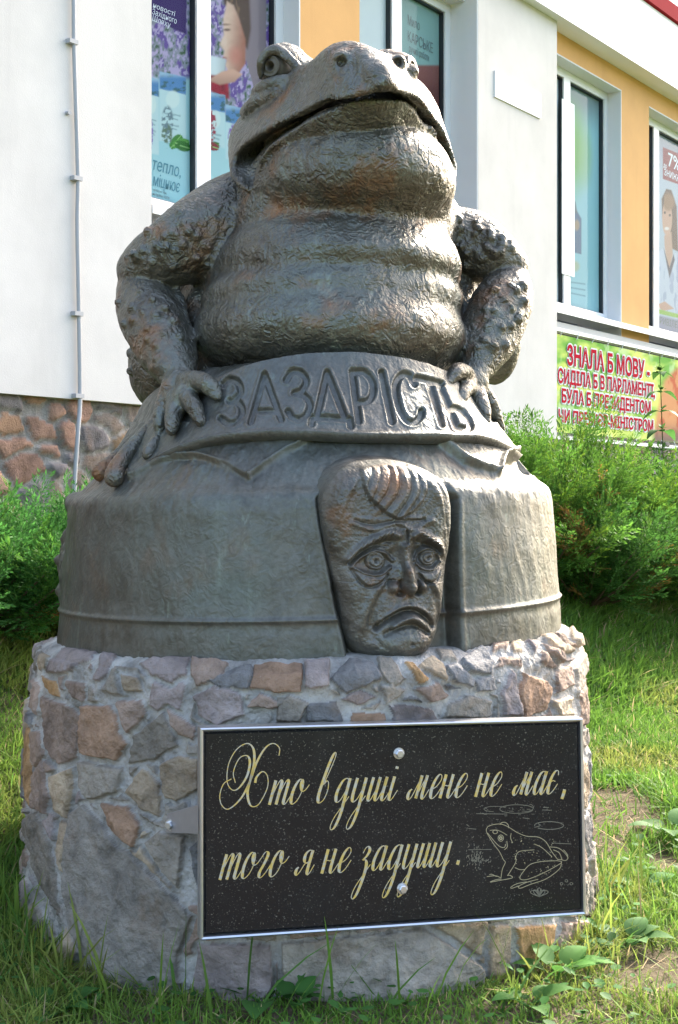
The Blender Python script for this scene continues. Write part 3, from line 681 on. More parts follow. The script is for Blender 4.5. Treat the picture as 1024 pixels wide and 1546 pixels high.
th = cyl_theta(-100, 104, 0.135, 1.5)
prof = [(0.775, -0.25), (0.775, 0.0), (0.772, 0.25), (0.765, 0.45), (0.757, 0.60), (0.748, 0.69)]
zs_ = []; rs_ = []
zz = np.arange(-0.10, 0.69, 0.0025)
rz = np.interp(zz, [p[1] for p in prof], [p[0] for p in prof])
k = np.linspace(0, 1, 44)[1:]
zt = 0.69 + 0.062 * np.sin(k * math.pi / 2) ** 0.9 ; rt = 0.748 - 0.085 * (1 - np.cos(k * math.pi / 2)) ** 0.8
zz = np.concatenate([zz, zt, [0.755]]); rz = np.concatenate([rz, rt, [0.45]])
TH, ZZ = np.meshgrid(th, zz, indexing='ij'); RZ = np.broadcast_to(rz, TH.shape)
tiltz = 0.026 * np.sin(TH) * 0.7 * smooth(0.3, 0.72, ZZ)
wav = 0.018 * fbm(np.sin(TH) * 3, np.cos(TH) * 3, ZZ * 4, 3, 41) + 0.012 * np.sin(TH * 3 + 1)
V = cyl_pts(TH, RZ + wav * smooth(.76, .7, ZZ), ZZ + tiltz)
U_, V_ = project(V)
front = np.cos(TH) > 0.12
h = np.zeros(TH.shape); colr = np.tile(np.array(srgb(178, 173, 165)), TH.shape + (1,)) * (1 + .25 * fbm(TH * 9, ZZ * 12, 0, 3, 3))[..., None]
jx = 3.0 * fbm(U_ / 14, V_ / 14, 0, 3, 51); jy = 3.0 * fbm(U_ / 14, V_ / 14, 9, 3, 52)
taken = np.zeros(TH.shape, bool)
def put_stone(m, d, c, k, wid, hh):
    s = smooth(0.0, wid, d)
    rn = random.random()
    tx, ty = random.uniform(-1, 1), random.uniform(-1, 1)
    hgt = hh * (0.65 + 0.6 * rn) * (1 + .30 * np.clip(tx * (U_[m] - U_[m].mean()) / 40 + ty * (V_[m] - V_[m].mean()) / 40, -1, 1))
    h[m] = np.maximum(h[m], (s * hgt))
    f = s > 0.45
    idx = np.where(m); cc = colr[idx]; cc[f] = np.array(c) * (0.85 + 0.3 * rn); colr[idx] = cc
    tt = taken[idx]; tt |= (d > -5); taken[idx] = tt
for k_, (poly, c) in enumerate(STONES):
    xs = [q[0] for q in poly]; ys = [q[1] for q in poly]
    m = front & (U_ > min(xs) - 12) & (U_ < max(xs) + 12) & (V_ > min(ys) - 12) & (V_ < max(ys) + 12)
    if not m.any(): continue
    cx_, cy_ = np.mean(xs), np.mean(ys)
    d = 2.2 - poly_sd(U_[m] + jx[m], V_[m] + jy[m], poly)
    put_stone(m, d, c, k_, 4.0, 0.017)
# random stones everywhere no drawn one stands
e, cid = voronoi_relief(TH * 0.77 + 0.02 * fbm(TH * 6, ZZ * 6, 0, 2, 3), ZZ + 0.02 * fbm(TH * 6, ZZ * 6, 4, 2, 3), 0.115, 21, 0.95, 1.2)
pal = np.array([PUR, BRN, GRY, BRN, BLU, TAN, GRY, GRY])
free = (~taken) & (ZZ < .72)
s = smooth(0.006, 0.018, e) * free
visible = front & (TH > -1.3) & (TH < 1.25) & (V_ > 1000) & (V_ < 1420)
s = s * np.where(visible & (RZ < 2), np.where((U_ > 305) & (U_ < 880) & (V_ > 1100), 1.0, 0.8 * smooth(.004, .014, e)), 1.0)
rn = _hash(cid.astype(np.int32), cid.astype(np.int32) * 0, cid.astype(np.int32) * 0, 5)
h = np.maximum(h, s * (0.008 + 0.012 * rn))
colr = np.where((s > 0.5)[..., None], pal[(cid % 8).astype(int)] * (0.8 + 0.4 * rn[..., None]), colr)
rough_ = fbm(TH * 40, ZZ * 52, 0, 4, 61)
h = h + np.where(h > 0.008, 0.0050, 0.0085) * rough_ + 0.006 * fbm(TH * 14, ZZ * 18, 0, 3, 66)
h = h * smooth(.756, .74, ZZ)
nrm_r = np.ones_like(RZ)
V = cyl_pts(TH, RZ + wav * smooth(.76, .7, ZZ) + h * np.where(ZZ > .715, .4, 1), ZZ + tiltz + h * smooth(.69, .73, ZZ) * .8)
tag(mesh_np('stone_pedestal', V.transpose(1, 0, 2), grid_faces(len(zz), len(th), True)[:, ::1], STONE, col=colr.transpose(1, 0, 2).reshape(-1, 3)),
    'round rubble stone pedestal with pale mortar under the bronze toad', 'pedestal')

# ------------------------------------------------------------------ granite plaque
BETA = math.radians(14.5); PN = np.array([math.sin(BETA), -math.cos(BETA), 0]); PR = np.array([math.cos(BETA), math.sin(BETA), 0]); PU = np.array([0, 0, 1.0])
PC = np.array([XA, YA, 0]) + 0.815 * PN
def to_plaque(u, v, lift=0.0):                             # photo point -> point of the plaque plane, lifted off it
    d = np.array([(u - CXP) / FPX, 1.0, (HZ - v) / FPX]); c = np.array([0, 0, CAMZ])
    t = np.dot(PC - c, PN) / np.dot(d, PN); return c + d * t + PN * lift
pq = empty('memorial_plaque', to_plaque(592, 1250) - PN * .03, 'dark granite plaque in a steel frame with gilded script and an engraved frog', 'plaque')
cor = [to_plaque(*q) for q in ((302, 1419), (884, 1380), (879, 1084), (302, 1099))]   # BL BR TR TL
def inset(c, a): 
    m = sum(c) / 4; out = []
    for i in range(4):
        e1 = c[(i + 1) % 4] - c[i]; e2 = c[(i - 1) % 4] - c[i]; e1 /= np.linalg.norm(e1); e2 /= np.linalg.norm(e2); out.append(c[i] + (e1 + e2) * a)
    return out
ringp = [(cor, -0.035), (cor, 0.004), (inset(cor, .0028), 0.006), (inset(cor, .0062), 0.004), (inset(cor, .007), -0.009), (inset(cor, .007), -.035)]
VV = []; FF = []
for c, l in ringp: VV += [q + PN * l for q in c]
for r_ in range(len(ringp) - 1):
    for i in range(4): FF.append((r_ * 4 + i, r_ * 4 + (i + 1) % 4, r_ * 4 + 4 + (i + 1) % 4, r_ * 4 + 4 + i))
mesh_np('frame', VV, np.array(FF), METAL, pq, smooth_=False)
n = N('black_granite'); v = n.co()
vor = n.node('ShaderNodeTexVoronoi'); vor.inputs['Scale'].default_value = 330; n.link(v, vor.inputs['Vector'])
sp = n.ramp(n.noise(v, 260, 2, 0.5), [(0.63, 0), (0.73, 1)])
tint = n.mix(n.noise(v, 90, 2), (0.10, 0.11, 0.12), (0.22, 0.19, 0.12))
c = n.mix(sp, (0.010, 0.011, 0.013), tint); c = n.mix(n.ramp(n.noise(v, 5, 5, .7), [(.50, 0), (.8, .35)]), c, (0.05, 0.05, 0.045))
GRAN = n.set(c, n.ramp(n.noise(v, 7, 4), [(0.3, 0.14), (0.7, 0.3)]), 0, n.bump(sp, .06, .002), 0.36)
si = inset(cor, .0100)
mb = MB(); sb = inset(cor, .0135); mb.add([q - PN * .03 for q in si] + [q - PN * .004 for q in si] + [q + PN * 0 for q in sb], [(0, 3, 2, 1), (0, 1, 5, 4), (1, 2, 6, 5), (2, 3, 7, 6), (3, 0, 4, 7), (4, 5, 9, 8), (5, 6, 10, 9), (6, 7, 11, 10), (7, 4, 8, 11), (8, 9, 10, 11)])
slab = mb.build('granite_slab', GRAN, pq)
n = N('gilded_cut'); v = n.co(); f = n.ramp(n.noise(v, 120, 3), [(.42, 0), (.6, 1)])
GOLD = n.set(n.mix(f, (0.62, 0.45, 0.12), (0.50, 0.47, 0.38)), 0.5, 0.15)
PALE = plain('pale_cut', (0.40, 0.34, 0.20), 0.7, var=.3, scale=150)
PALE2 = plain('faint_cut', (0.16, 0.16, 0.15), 0.7, var=.3, scale=150)

def pen(mb, path, wfun, lift=0.0006):                      # a pen stroke through photo points; wfun gives the half width in photo pixels for a direction
    p = np.asarray(path, float)
    if len(p) > 2: p = spline(p, 6)
    else: p = np.linspace(p[0], p[1], 8)
    T = np.gradient(p, axis=0); T /= np.linalg.norm(T, axis=1)[:, None] + 1e-9
    w = np.array([wfun(t) for t in T]); w = np.convolve(np.pad(w, 2, mode='edge'), np.ones(5) / 5, 'valid')
    Nn = np.stack([-T[:, 1], T[:, 0]], 1)
    L = [to_plaque(*(q + m_ * k), lift) for q, m_, k in zip(p, Nn, w)]; R = [to_plaque(*(q - m_ * k), lift) for q, m_, k in zip(p, Nn, w)]
    m = len(p); mb.add(L + R, [(i, i + 1, m + i + 1, m + i) for i in range(m - 1)])
def nib(t):                                                # thick on the way down, hairline on the way up
    d = max(0.0, t[1]); return 0.62 + 1.75 * d ** 3
LET = {
 'т': (1.0, [[(0, .97), (0, 0)], [(0, .2), (.12, .72), (.24, .97), (.33, .9), (.335, .6), (.33, 0)], [(.33, .2), (.45, .72), (.57, .97), (.66, .9), (.665, .5), (.66, .12), (.72, 0), (.82, .06), (.97, .38)]]),
 'о': (.78, [[(.34, .95), (.2, .97), (.06, .75), (0, .4), (.05, .08), (.18, 0), (.36, .18), (.46, .55), (.42, .88), (.34, .95), (.34, .75), (.46, .5), (.62, .55), (.74, .75)]]),
 'в': (.78, [[(.12, .70), (.3, 1.35), (.38, 1.75), (.35, 1.93), (.25, 1.9), (.14, 1.55), (.03, .8), (0, .3), (.07, .05), (.18, 0), (.36, .12), (.45, .45), (.39, .76), (.26, .85), (.13, .74)]]),
 'д': (.82, [[(.44, .85), (.32, .97), (.13, .85), (0, .42), (.05, .08), (.16, 0), (.3, .15), (.46, .62)], [(.46, .97), (.46, .2), (.45, -.5), (.35, -1.0), (.2, -1.13), (.12, -.98), (.2, -.62), (.45, -.15), (.64, .22)]]),
 'у': (.78, [[(0, .97), (-.01, .3), (.04, .03), (.15, 0), (.3, .2), (.43, .7)], [(.43, .97), (.43, .2), (.42, -.5), (.32, -1.0), (.17, -1.13), (.09, -.98), (.17, -.62), (.42, -.15), (.62, .22)]]),
 'ш': (1.02, [[(0, .97), (-.01, .2), (.05, 0), (.16, .1), (.28, .5), (.33, .97)], [(.33, .97), (.32, .2), (.38, 0), (.49, .1), (.61, .5), (.66, .97)], [(.66, .97), (.65, .2), (.71, 0), (.82, .06), (.97, .38)]]),
 'і': (.36, [[(0, .97), (-.01, .2), (.05, 0), (.16, .06), (.32, .4)], [(.0, 1.28), (0, 1.38)]]),
 'м': (1.0, [[(-.10, .42), (-.2, .34), (-.24, .15), (-.16, 0), (-.02, .1), (.14, .55), (.26, .97)], [(.26, .97), (.24, .03)], [(.24, .05), (.4, .55), (.56, .97)], [(.56, .97), (.54, .2), (.6, 0), (.7, .06), (.86, .38)]]),
 'е': (.6, [[(.03, .38), (.24, .5), (.4, .75), (.36, .94), (.22, .97), (.07, .75), (0, .4), (.05, .08), (.18, 0), (.36, .15), (.54, .48)]]),
 'н': (.82, [[(0, .97), (0, 0)], [(.0, .45), (.12, .52), (.27, .5), (.4, .62)], [(.4, .97), (.39, .2), (.45, 0), (.56, .06), (.74, .38)]]),
 'а': (.84, [[(.44, .85), (.32, .97), (.13, .85), (0, .42), (.05, .08), (.16, 0), (.3, .15), (.44, .6), (.47, .97)], [(.47, .97), (.45, .2), (.51, 0), (.61, .06), (.76, .38)]]),
 'є': (.62, [[(.42, .78), (.36, .95), (.2, .97), (.06, .75), (0, .4), (.05, .08), (.18, 0), (.36, .15), (.52, .42)], [(.07, .5), (.18, .56), (.34, .52)]]),
 'г': (.56, [[(-.06, .7), (.06, .93), (.18, .97), (.25, .84), (.17, .5), (.06, .2), (.1, .02), (.2, 0), (.34, .15), (.52, .5)]]),
 'я': (.9, [[(-.08, .32), (-.16, .24), (-.17, .08), (-.08, 0), (.06, .15), (.2, .42), (.34, .5)], [(.46, .95), (.28, .97), (.12, .82), (.14, .56), (.30, .46), (.44, .5)], [(.46, .97), (.44, .2), (.5, 0), (.6, .06), (.75, .38)]]),
 'з': (.68, [[(-.02, .72), (.06, .93), (.2, .97), (.3, .82), (.22, .6), (.06, .44)], [(.06, .44), (.24, .42), (.34, .15), (.32, -.4), (.22, -.92), (.08, -1.1), (-.03, -.98), (.04, -.62), (.3, -.15), (.54, .25)]]),
 ',': (.2, [[(.02, .16), (.06, .06), (.02, -.1), (-.06, -.22)]]), '.': (.2, [[(.02, .2), (.03, .12), (.0, .02)]]),
}
def word(mb, w, x0, x1, base0, slope, xh):
    adv = sum(LET[c][0] for c in w); k = (x1 - x0) / adv; x = x0
    for c in w:
        a, strokes = LET[c]
        for st in strokes:
            pts = [(x + p[0] * k + p[1] * .27 * xh, base0 + slope * (x + p[0] * k) - p[1] * xh) for p in st]
            if c in ',.' or (c == 'і' and st[0][1] > 1.2): pen(mb, pts, lambda t: 2.3)
            else: pen(mb, pts, nib)
        x += a * k
c5 = lambda x, y: (310 + x / 3.413, 1110 + y / 3.413); c6 = lambda x, y: (590 + x / 3.413, 1110 + y / 3.413)
b1 = (1214.9 + .0388 * 409.6, -.0388); b2 = (1328.3 + .062 * 333.4, -.062)
mb = MB()
for path in ([(155, 245), (145, 190), (175, 120), (215, 105), (230, 140), (215, 210), (175, 270), (140, 282), (113, 240), (120, 150), (160, 75), (215, 42), (248, 70), (252, 140), (235, 220), (218, 290), (225, 345), (245, 368), (280, 350), (320, 270), (320, 210), (295, 187), (265, 215), (257, 245)],
             [(380, 105), (382, 65), (350, 42), (310, 65), (265, 140), (225, 250), (180, 330), (120, 380), (85, 360), (75, 310), (95, 250), (135, 225)]):
    pen(mb, [c5(*q) for q in path], lambda t: 0.7 + 1.2 * max(0, t[1]) ** 3)
for w, a, b, bb, xh in (('то', c5(330, 0)[0], c5(545, 0)[0], b1, 38), ('в', c5(573, 0)[0], c5(660, 0)[0], b1, 39), ('душі', c5(665, 0)[0], c5(1012, 0)[0], b1, 37),
                        ('мене', c6(105, 0)[0], c6(415, 0)[0], b1, 37), ('не', c6(437, 0)[0], c6(592, 0)[0], b1, 37), ('має', c6(648, 0)[0], c6(885, 0)[0], b1, 36), (',', c6(890, 0)[0], c6(910, 0)[0], b1, 38),
                        ('того', c5(75, 0)[0], c5(440, 0)[0], b2, 40), ('я', c5(478, 0)[0], c5(580, 0)[0], b2, 38), ('не', c5(600, 0)[0], c5(772, 0)[0], b2, 38), ('задушу', c5(790, 0)[0], c6(340, 0)[0], b2, 38), ('.', c6(342, 0)[0], c6(365, 0)[0], b2, 38)):
    word(mb, w, a, b - (9 if len(w) > 1 else 5), bb[0], bb[1], xh)
mb.build('script_lettering', GOLD, slab)
mb = MB(); wl = lambda w: (lambda t: w)
def eng(path, w=.55, closed=False): pen(mb, [c6(*q) for q in (path + [path[0]] if closed else path)], wl(w))
def ell(cx, cy, rx, ry, w=.45, a0=0, a1=360): eng([(cx + rx * math.cos(math.radians(a)), cy + ry * math.sin(math.radians(a))) for a in np.linspace(a0, a1, 12)], w)
for path in ([(500, 470), (530, 460), (570, 458), (610, 475), (650, 500), (700, 520), (760, 525), (800, 550), (830, 600), (860, 640)], [(562, 460), (572, 450), (590, 449), (604, 460), (608, 478)],
             [(500, 470), (492, 490), (505, 520), (530, 560), (560, 600), (580, 640), (590, 655), (575, 690), (568, 735)], [(500, 505), (530, 542), (560, 572), (585, 578), (592, 560)],
             [(568, 735), (540, 724), (495, 728)], [(545, 728), (520, 716), (508, 718)], [(570, 740), (540, 745), (512, 755)], [(512, 757), (560, 748), (625, 735), (615, 722), (600, 722)], [(640, 620), (645, 650), (620, 695), (602, 722)],
             [(640, 682), (665, 692), (690, 692)], [(858, 646), (780, 650), (720, 665), (685, 700), (665, 735), (690, 745), (745, 728), (820, 692), (880, 655), (858, 646)], [(880, 655), (868, 690), (800, 740), (720, 768), (668, 788), (660, 778), (700, 758), (760, 742)],
             [(700, 755), (650, 765), (620, 782), (625, 788), (660, 776)], [(820, 575), (860, 580), (890, 600), (912, 630), (900, 645), (875, 640), (860, 640)], [(838, 590), (868, 606), (882, 640)], [(890, 590), (908, 612), (914, 634)],
             [(620, 505), (618, 530), (628, 555)], [(740, 560), (780, 580), (830, 625)], [(585, 590), (600, 575), (598, 545)], [(640, 640), (660, 600), (740, 590)]): eng(path, .46)
ell(567, 530, 14, 16); ell(567, 530, 6, 7, .8); ell(538, 498, 12, 9); eng([(510, 490), (545, 488), (575, 500), (600, 515)], .4)
for k_ in range(60):
    x, y = random.uniform(610, 840), random.uniform(520, 690)
    if y > 500 + (x - 600) * .08 and not (x > 690 and y > 650) and x + (y - 520) * -.3 > 600: eng([(x, y), (x + random.uniform(2, 6), y + random.uniform(-2, 2))], random.uniform(.3, .55))
for k_ in range(40):
    x, y = random.uniform(690, 850), random.uniform(660, 740)
    if abs(y - (745 - (x - 670) * .42)) < 18 + (x - 670) * .06: eng([(x, y), (x + 5, y - 2)], .35)
mb.build('frog_engraving', PALE, slab)
mb = MB()
ell(650, 380, 88, 22, .4, 20, 340); ell(700, 372, 35, 20, .4, -60, 120); ell(815, 465, 75, 20, .5, 170, 500); eng([(740, 475), (770, 465), (760, 455)], .4); ell(540, 380, 60, 14, .35, 100, 330)
for q in (((400, 590), (520, 588)), ((400, 480), (440, 484)), ((830, 555), (930, 560)), ((390, 460), (405, 470)), ((440, 404), (600, 406)), ((785, 372), (815, 372)), ((780, 385), (830, 386)), ((680, 425), (715, 430))): eng(list(q), .4)
for k_ in range(80):
    a = random.gauss(430, 22); b = random.gauss(625, 28); eng([(a, b), (a + random.uniform(-3, 6), b - random.uniform(6, 14))], .4)
for k_ in range(40):
    a = random.uniform(440, 515); b = random.gauss(645, 9); eng([(a, b), (a + 5, b - random.uniform(2, 6))], .4)
for k_ in range(26): 
    a = random.uniform(430, 740); b = random.gauss(385, 16); eng([(a, b), (a + random.uniform(5, 16), b + 1)], .3)
for s_ in (-1, 1):
    for w_ in (10, 28, 44): eng([(765, 832), (765 + s_ * w_ * .9, 815), (765 + s_ * w_, 788 + w_ * .35), (765 + s_ * w_ * .45, 802), (765, 832)], .5)
eng([(765, 832), (756, 805), (765, 785), (774, 805), (765, 832)], .5)
for x in (880, 905, 930): ell(x, 765 - (x == 905) * 15, 7, 6, .4)
mb.build('pond_engraving', plain('grey_cut', (0.20, 0.18, 0.13), 0.7, var=.3, scale=150), slab)
# bolts and the side bracket
for (u, v) in ((602, 1137), (607, 1341)):
    q = to_plaque(u, v); mb = MB(); mb.tube([q + PN * .001, q + PN * .003], .0125, 20); b_ = mb.build('bolt', METAL, pq)
    mb = MB(); mb.tube([q + PN * .0032, q + PN * .012, q + PN * .014], [.0098, .0098, .0078], 6); mb.build('bolt_head', METAL, b_)
mb = MB()
ts_ = np.linspace(-1.4, 0, 3000); us_ = project(cyl_pts(ts_, .806, 0.5))[0]
def on_ped(u, v, r=.806):
    t_ = ts_[np.argmin(np.abs(us_ - u))]; return P(u, v, YA - r * math.cos(t_))
wa, wb = on_ped(250, 1257), on_ped(253, 1229)
L0, L1 = to_plaque(301, 1261, -.012), to_plaque(301, 1217, -.012)
m0, m1 = (wa * .5 + L0 * .5), (wb * .5 + L1 * .5); thk = np.array([-.3, .9, 0]) * .004
for a, b, c_, d_ in ((wa, m0, m1, wb), (m0, L0, L1, m1)):
    mb.add([a, b, c_, d_, a + thk, b + thk, c_ + thk, d_ + thk], [(0, 1, 2, 3), (4, 7, 6, 5), (0, 4, 5, 1), (3, 2, 6, 7), (0, 3, 7, 4), (1, 5, 6, 2)])
bk = mb.build('bracket', plain('dull_steel', (0.34, 0.34, 0.35), 0.42, 0.5, .2, 30), pq)
d = np.array([-.36, -.93, 0]); q = on_ped(262, 1243) + d * .012; mb = MB(); mb.tube([q + d * -.02, q + d * .004], .0125, 16); mb.tube([q + d * .0042, q + d * .012, q + d * .014], [.009, .009, .007], 6); mb.build('bolt', METAL, bk)
# ------------------------------------------------------------------ bronze toad statue
toad = empty('toad_statue', (XA, YA, 0.72), 'patinated bronze toad with hands on hips sitting on a bell with a relief face', 'statue')

# ---- bell: a profile turned about the axis, with relief
prof = np.array([(0.690, 0.66), (0.689, 0.74), (0.685, 0.82), (0.680, 0.90), (0.675, 0.98), (0.669, 1.05), (0.665, 1.095), (0.655, 1.125), (0.625, 1.150), (0.585, 1.195), (0.55, 1.235), (0.52, 1.28), (0.49, 1.33), (0.45, 1.40), (0.36, 1.46)])
ps = spline(prof, 30)
sl_ = np.concatenate([[0], np.cumsum(np.hypot(*np.diff(ps, axis=0).T))])
kk = np.linspace(0, sl_[-1], 330); pr = np.interp(kk, sl_, ps[:, 0]); pz = np.interp(kk, sl_, ps[:, 1])
tr = np.gradient(pr, kk); tz = np.gradient(pz, kk); nr, nz = tz / np.hypot(tr, tz), -tr / np.hypot(tr, tz)
th = cyl_theta(-100, 100, 0.20, 2.5)
TH, KK = np.meshgrid(th, np.arange(len(kk)), indexing='ij')
R_, Z_ = pr[KK], pz[KK]
def bell_tilt(TH, R): return 0.026 * R * np.sin(TH)
V0 = cyl_pts(TH, R_, Z_ + bell_tilt(TH, R_)); U_, V_ = project(V0); vis = (np.cos(TH) > 0.05)
h = np.zeros(TH.shape)
# ring ridge
ringz = Z_ + 0.0
h += 0.0060 * np.exp(-((Z_ - 0.833) / 0.0055) ** 2) - 0.001 * np.exp(-((Z_ - 0.815) / 0.012) ** 2)
h += 0.002 * smooth(.90, .82, Z_)
# large modelled unevenness and brush marks
h += 0.004 * fbm(np.sin(TH) * 5, np.cos(TH) * 5, Z_ * 6, 3, 71) + 0.0016 * fbm(np.sin(TH) * 26, np.cos(TH) * 26, Z_ * 14, 3, 72)
h += 0.0035 * fbm(np.sin(TH) * 30, np.cos(TH) * 30, Z_ * 36, 3, 73) * smooth(1.06, 1.14, Z_)
# slanting pull marks right of the face
for a, b, s in (((792, 800), (818, 905), 3), ((768, 800), (800, 905), 2.5), ((765, 830), (775, 900), 3)):
    d, t = seg_dist(U_, V_, a, b); h += vis * 0.0014 * np.exp(-(d / (1.8 * s)) ** 2) * np.sin(np.pi * t)
# niche of the face
NICHE = [(479, 752), (484, 790), (496, 850), (508, 915), (520, 965), (532, 1030), (694, 1030), (694, 960), (692, 880), (690, 800), (692, 752), (676, 728), (640, 712), (590, 700), (540, 702), (502, 722)]
sd = poly_sd(U_, V_, NICHE)
h = np.where(vis, h - 0.046 * smooth(3.5, -6, sd) * smooth(722, 765, V_), h)
h += vis * 0.003 * np.exp(-((sd - 6) / 3.5) ** 2) * smooth(745, 765, V_)
# cloth folds lying on the shoulder
def ridge(path, w, a):
    global h
    h = h + vis * a * np.exp(-(line_dist(U_, V_, [tuple(q) for q in spline(path, 6)]) / w) ** 2)
def plate(poly, a, soft=4):
    global h
    h = h + vis * a * smooth(soft, -soft, poly_sd(U_, V_, [tuple(q) for q in poly]))
plate([(196, 724), (230, 706), (262, 694), (300, 692), (340, 702), (376, 722), (400, 704), (430, 684), (470, 664), (480, 640), (200, 640)], 0.014, 2.5)
plate([(655, 640), (662, 672), (700, 700), (752, 716), (760, 690), (785, 690), (806, 700), (826, 715), (830, 640)], 0.016, 3)
ridge([(200, 722), (262, 694), (310, 693), (376, 722)], 3, .005); ridge([(376, 722), (420, 692), (462, 668)], 3, .006)
ridge([(752, 716), (757, 694), (775, 684), (795, 690), (815, 706)], 4, .012); ridge([(660, 664), (700, 696), (748, 715)], 4, .008)
plate([(757, 704), (764, 692), (780, 692), (800, 704), (812, 716), (780, 712)], -.020, 4)
# lumpy relief down the left flank and round the back
flank = smooth(-1.30, -1.46, TH) * ((TH < 0)) + smooth(1.75, 2.0, TH) * (TH < 4.6)
flank = np.clip(flank, 0, 1)
fl = fbm(TH * 5, Z_ * 13, 0, 3, 81) + 0.5 * fbm(TH * 16, Z_ * 28, 0, 2, 82)
h += flank * (0.012 + 0.036 * fl) * smooth(.835, .88, Z_) * smooth(1.16, 1.1, Z_)
V = V0 + np.stack([np.sin(TH) * nr[KK] * h, -np.cos(TH) * nr[KK] * h, nz[KK] * h], -1)
mesh_np('bell', V.transpose(1, 0, 2), grid_faces(len(kk), len(th), True), BRZ_SMOOTH, toad)

# ---- the man's face: relief in a frame that leans out of the niche
FB = math.radians(16); FN = np.array([math.sin(FB), -math.cos(FB), -0.03]); FR = np.array([math.cos(FB), math.sin(FB), 0]); FU = np.array([0, 0, 1.0])
FC = P(598, 850, 3.025)
def to_face(u, v):
    d = np.stack([(u - CXP) / FPX, np.ones_like(u), (HZ - v) / FPX], -1); c = np.array([0, 0, CAMZ])
    t = np.dot(FC - c, FN) / (d @ FN); return c + d * t[..., None]
us = np.arange(478, 700, 0.6); vs = np.arange(676, 1004, 0.6)
U, Vv = np.meshgrid(us, vs, indexing='ij')
head = spline([(495, 755), (497, 790), (503, 830), (510, 868), (518, 905), (524, 945), (535, 977), (563, 996), (610, 999), (645, 990), (664, 962), (674, 915), (680, 865), (686, 815), (688, 765), (676, 727), (645, 706), (600, 694), (548, 698), (513, 720)], 6, True)
sd = -poly_sd(U, Vv, [tuple(q) for q in head])           # px inside the outline
w = -24 * (1 - np.clip(sd / np.where(Vv > 880, 24, 30), 0, 1)) ** 2.4           # px of relief (1 px ~ 1.5 mm)
w = np.where(sd < 0, -24 + sd * 5, w) - 24 * np.clip((748 - Vv) / 50, 0, 1.4) ** 2 - 14 * smooth(520, 486, U) * smooth(840, 760, Vv)
wb = w.copy()
w += 10 * np.exp(-(((U - 604) / 60) ** 2 + ((Vv - 850) / 120) ** 2))
def L(path, wd, a, sharp=1.0, k=7):
    global w
    d = line_dist(U, Vv, [tuple(q) for q in spline(path, k)]); w = w + a * np.exp(-np.abs(d / wd) ** (2 * sharp))
def Bl(cx, cy, rx, ry, a, rot=0, p=1.0):
    global w
    c, s = math.cos(math.radians(rot)), math.sin(math.radians(rot)); x = (U - cx) * c + (Vv - cy) * s; y = -(U - cx) * s + (Vv - cy) * c
    w = w + a * np.exp(-(((x / rx) ** 2 + (y / ry) ** 2)) ** p)
def Pl(poly, a, soft=2.0, k=5):
    global w
    w = w + a * smooth(soft, -soft, poly_sd(U, Vv, [tuple(q) for q in spline(poly, k, True)]))
# skull: temples in, cheekbones out
Bl(522, 850, 14, 60, -5, 12); Bl(677, 850, 10, 60, -4, -6)
Bl(546, 890, 22, 22, 5); Bl(655, 890, 16, 22, 4); Bl(520, 800, 20, 40, 2)
# hair mass at the sides, then the forelock
Pl([(489, 760), (500, 715), (545, 696), (560, 700), (548, 720), (532, 742), (520, 765), (511, 790), (507, 830), (498, 815)], 5, 5)
Pl([(630, 702), (660, 714), (680, 735), (688, 780), (684, 840), (677, 840), (676, 800), (668, 765), (652, 738), (640, 720)], 4, 5)
for k_ in range(5): L([(548 - k_ * 9, 702 + k_ * 5), (530 - k_ * 7, 730 + k_ * 8), (514 - k_ * 4, 770 + k_ * 10)], 2.2, -1.5)
for k_ in range(4): L([(644 + k_ * 6, 706 + k_ * 5), (664 + k_ * 4, 735 + k_ * 8), (676 + k_ * 2, 790 + k_ * 12)], 2.2, -1.5)
Pl([(551, 708), (549, 732), (556, 750), (566, 760), (580, 773), (594, 781), (606, 780), (624, 769), (638, 752), (644, 731), (634, 711), (612, 702), (580, 700)], 11, 3)
for a, b, c_ in (((578, 708), (568, 738), (560, 757)), ((592, 706), (585, 738), (567, 764)), ((604, 706), (600, 742), (578, 774)), ((620, 708), (618, 744), (594, 783)), ((632, 714), (632, 744), (610, 780)), ((566, 708), (557, 728), (553, 746))): L([a, b, c_], 2.4, -3.6)
for a, b, c_ in (((598, 706), (593, 740), (573, 768)), ((612, 706), (609, 744), (586, 778)), ((626, 712), (624, 748), (602, 780))): L([a, b, c_], 2.8, 2.2)
Bl(593, 706, 5, 2.4, -4, 20)
# forehead folds
L([(532, 790), (560, 799), (588, 792), (602, 790), (622, 799), (652, 785)], 4, 4.5); L([(534, 781), (562, 784), (588, 783), (640, 780)], 3.2, 2); L([(536, 786), (562, 792), (590, 787), (640, 785)], 2, -2.5)
L([(608, 800), (610, 824)], 2.2, 4); L([(616, 800), (615, 822)], 2.2, 4); L([(612, 802), (612.5, 826)], 1.8, -2.5)
# sockets and brows
Bl(562, 848, 31, 18, -12, -4, 1.4); Bl(647, 843, 24, 17, -11, 6, 1.4)
Bl(592, 838, 10, 18, -9); Bl(628, 836, 7, 16, -9); L([(530, 850), (545, 835), (566, 822), (590, 816)], 4, -7); L([(628, 817), (648, 823), (664, 833)], 3.6, -7)
L([(527, 845), (541, 829), (563, 814), (586, 804), (598, 808)], 5.5, 12); L([(622, 809), (633, 804), (648, 813), (664, 823), (671, 836)], 5, 12)
for k_ in range(7): L([(540 + k_ * 8, 832 - k_ * 4), (546 + k_ * 8, 822 - k_ * 4)], 1.2, -2.5)
for k_ in range(5): L([(634 + k_ * 7, 806 + k_ * 5), (641 + k_ * 7, 804 + k_ * 5)], 1.2, -2.5)
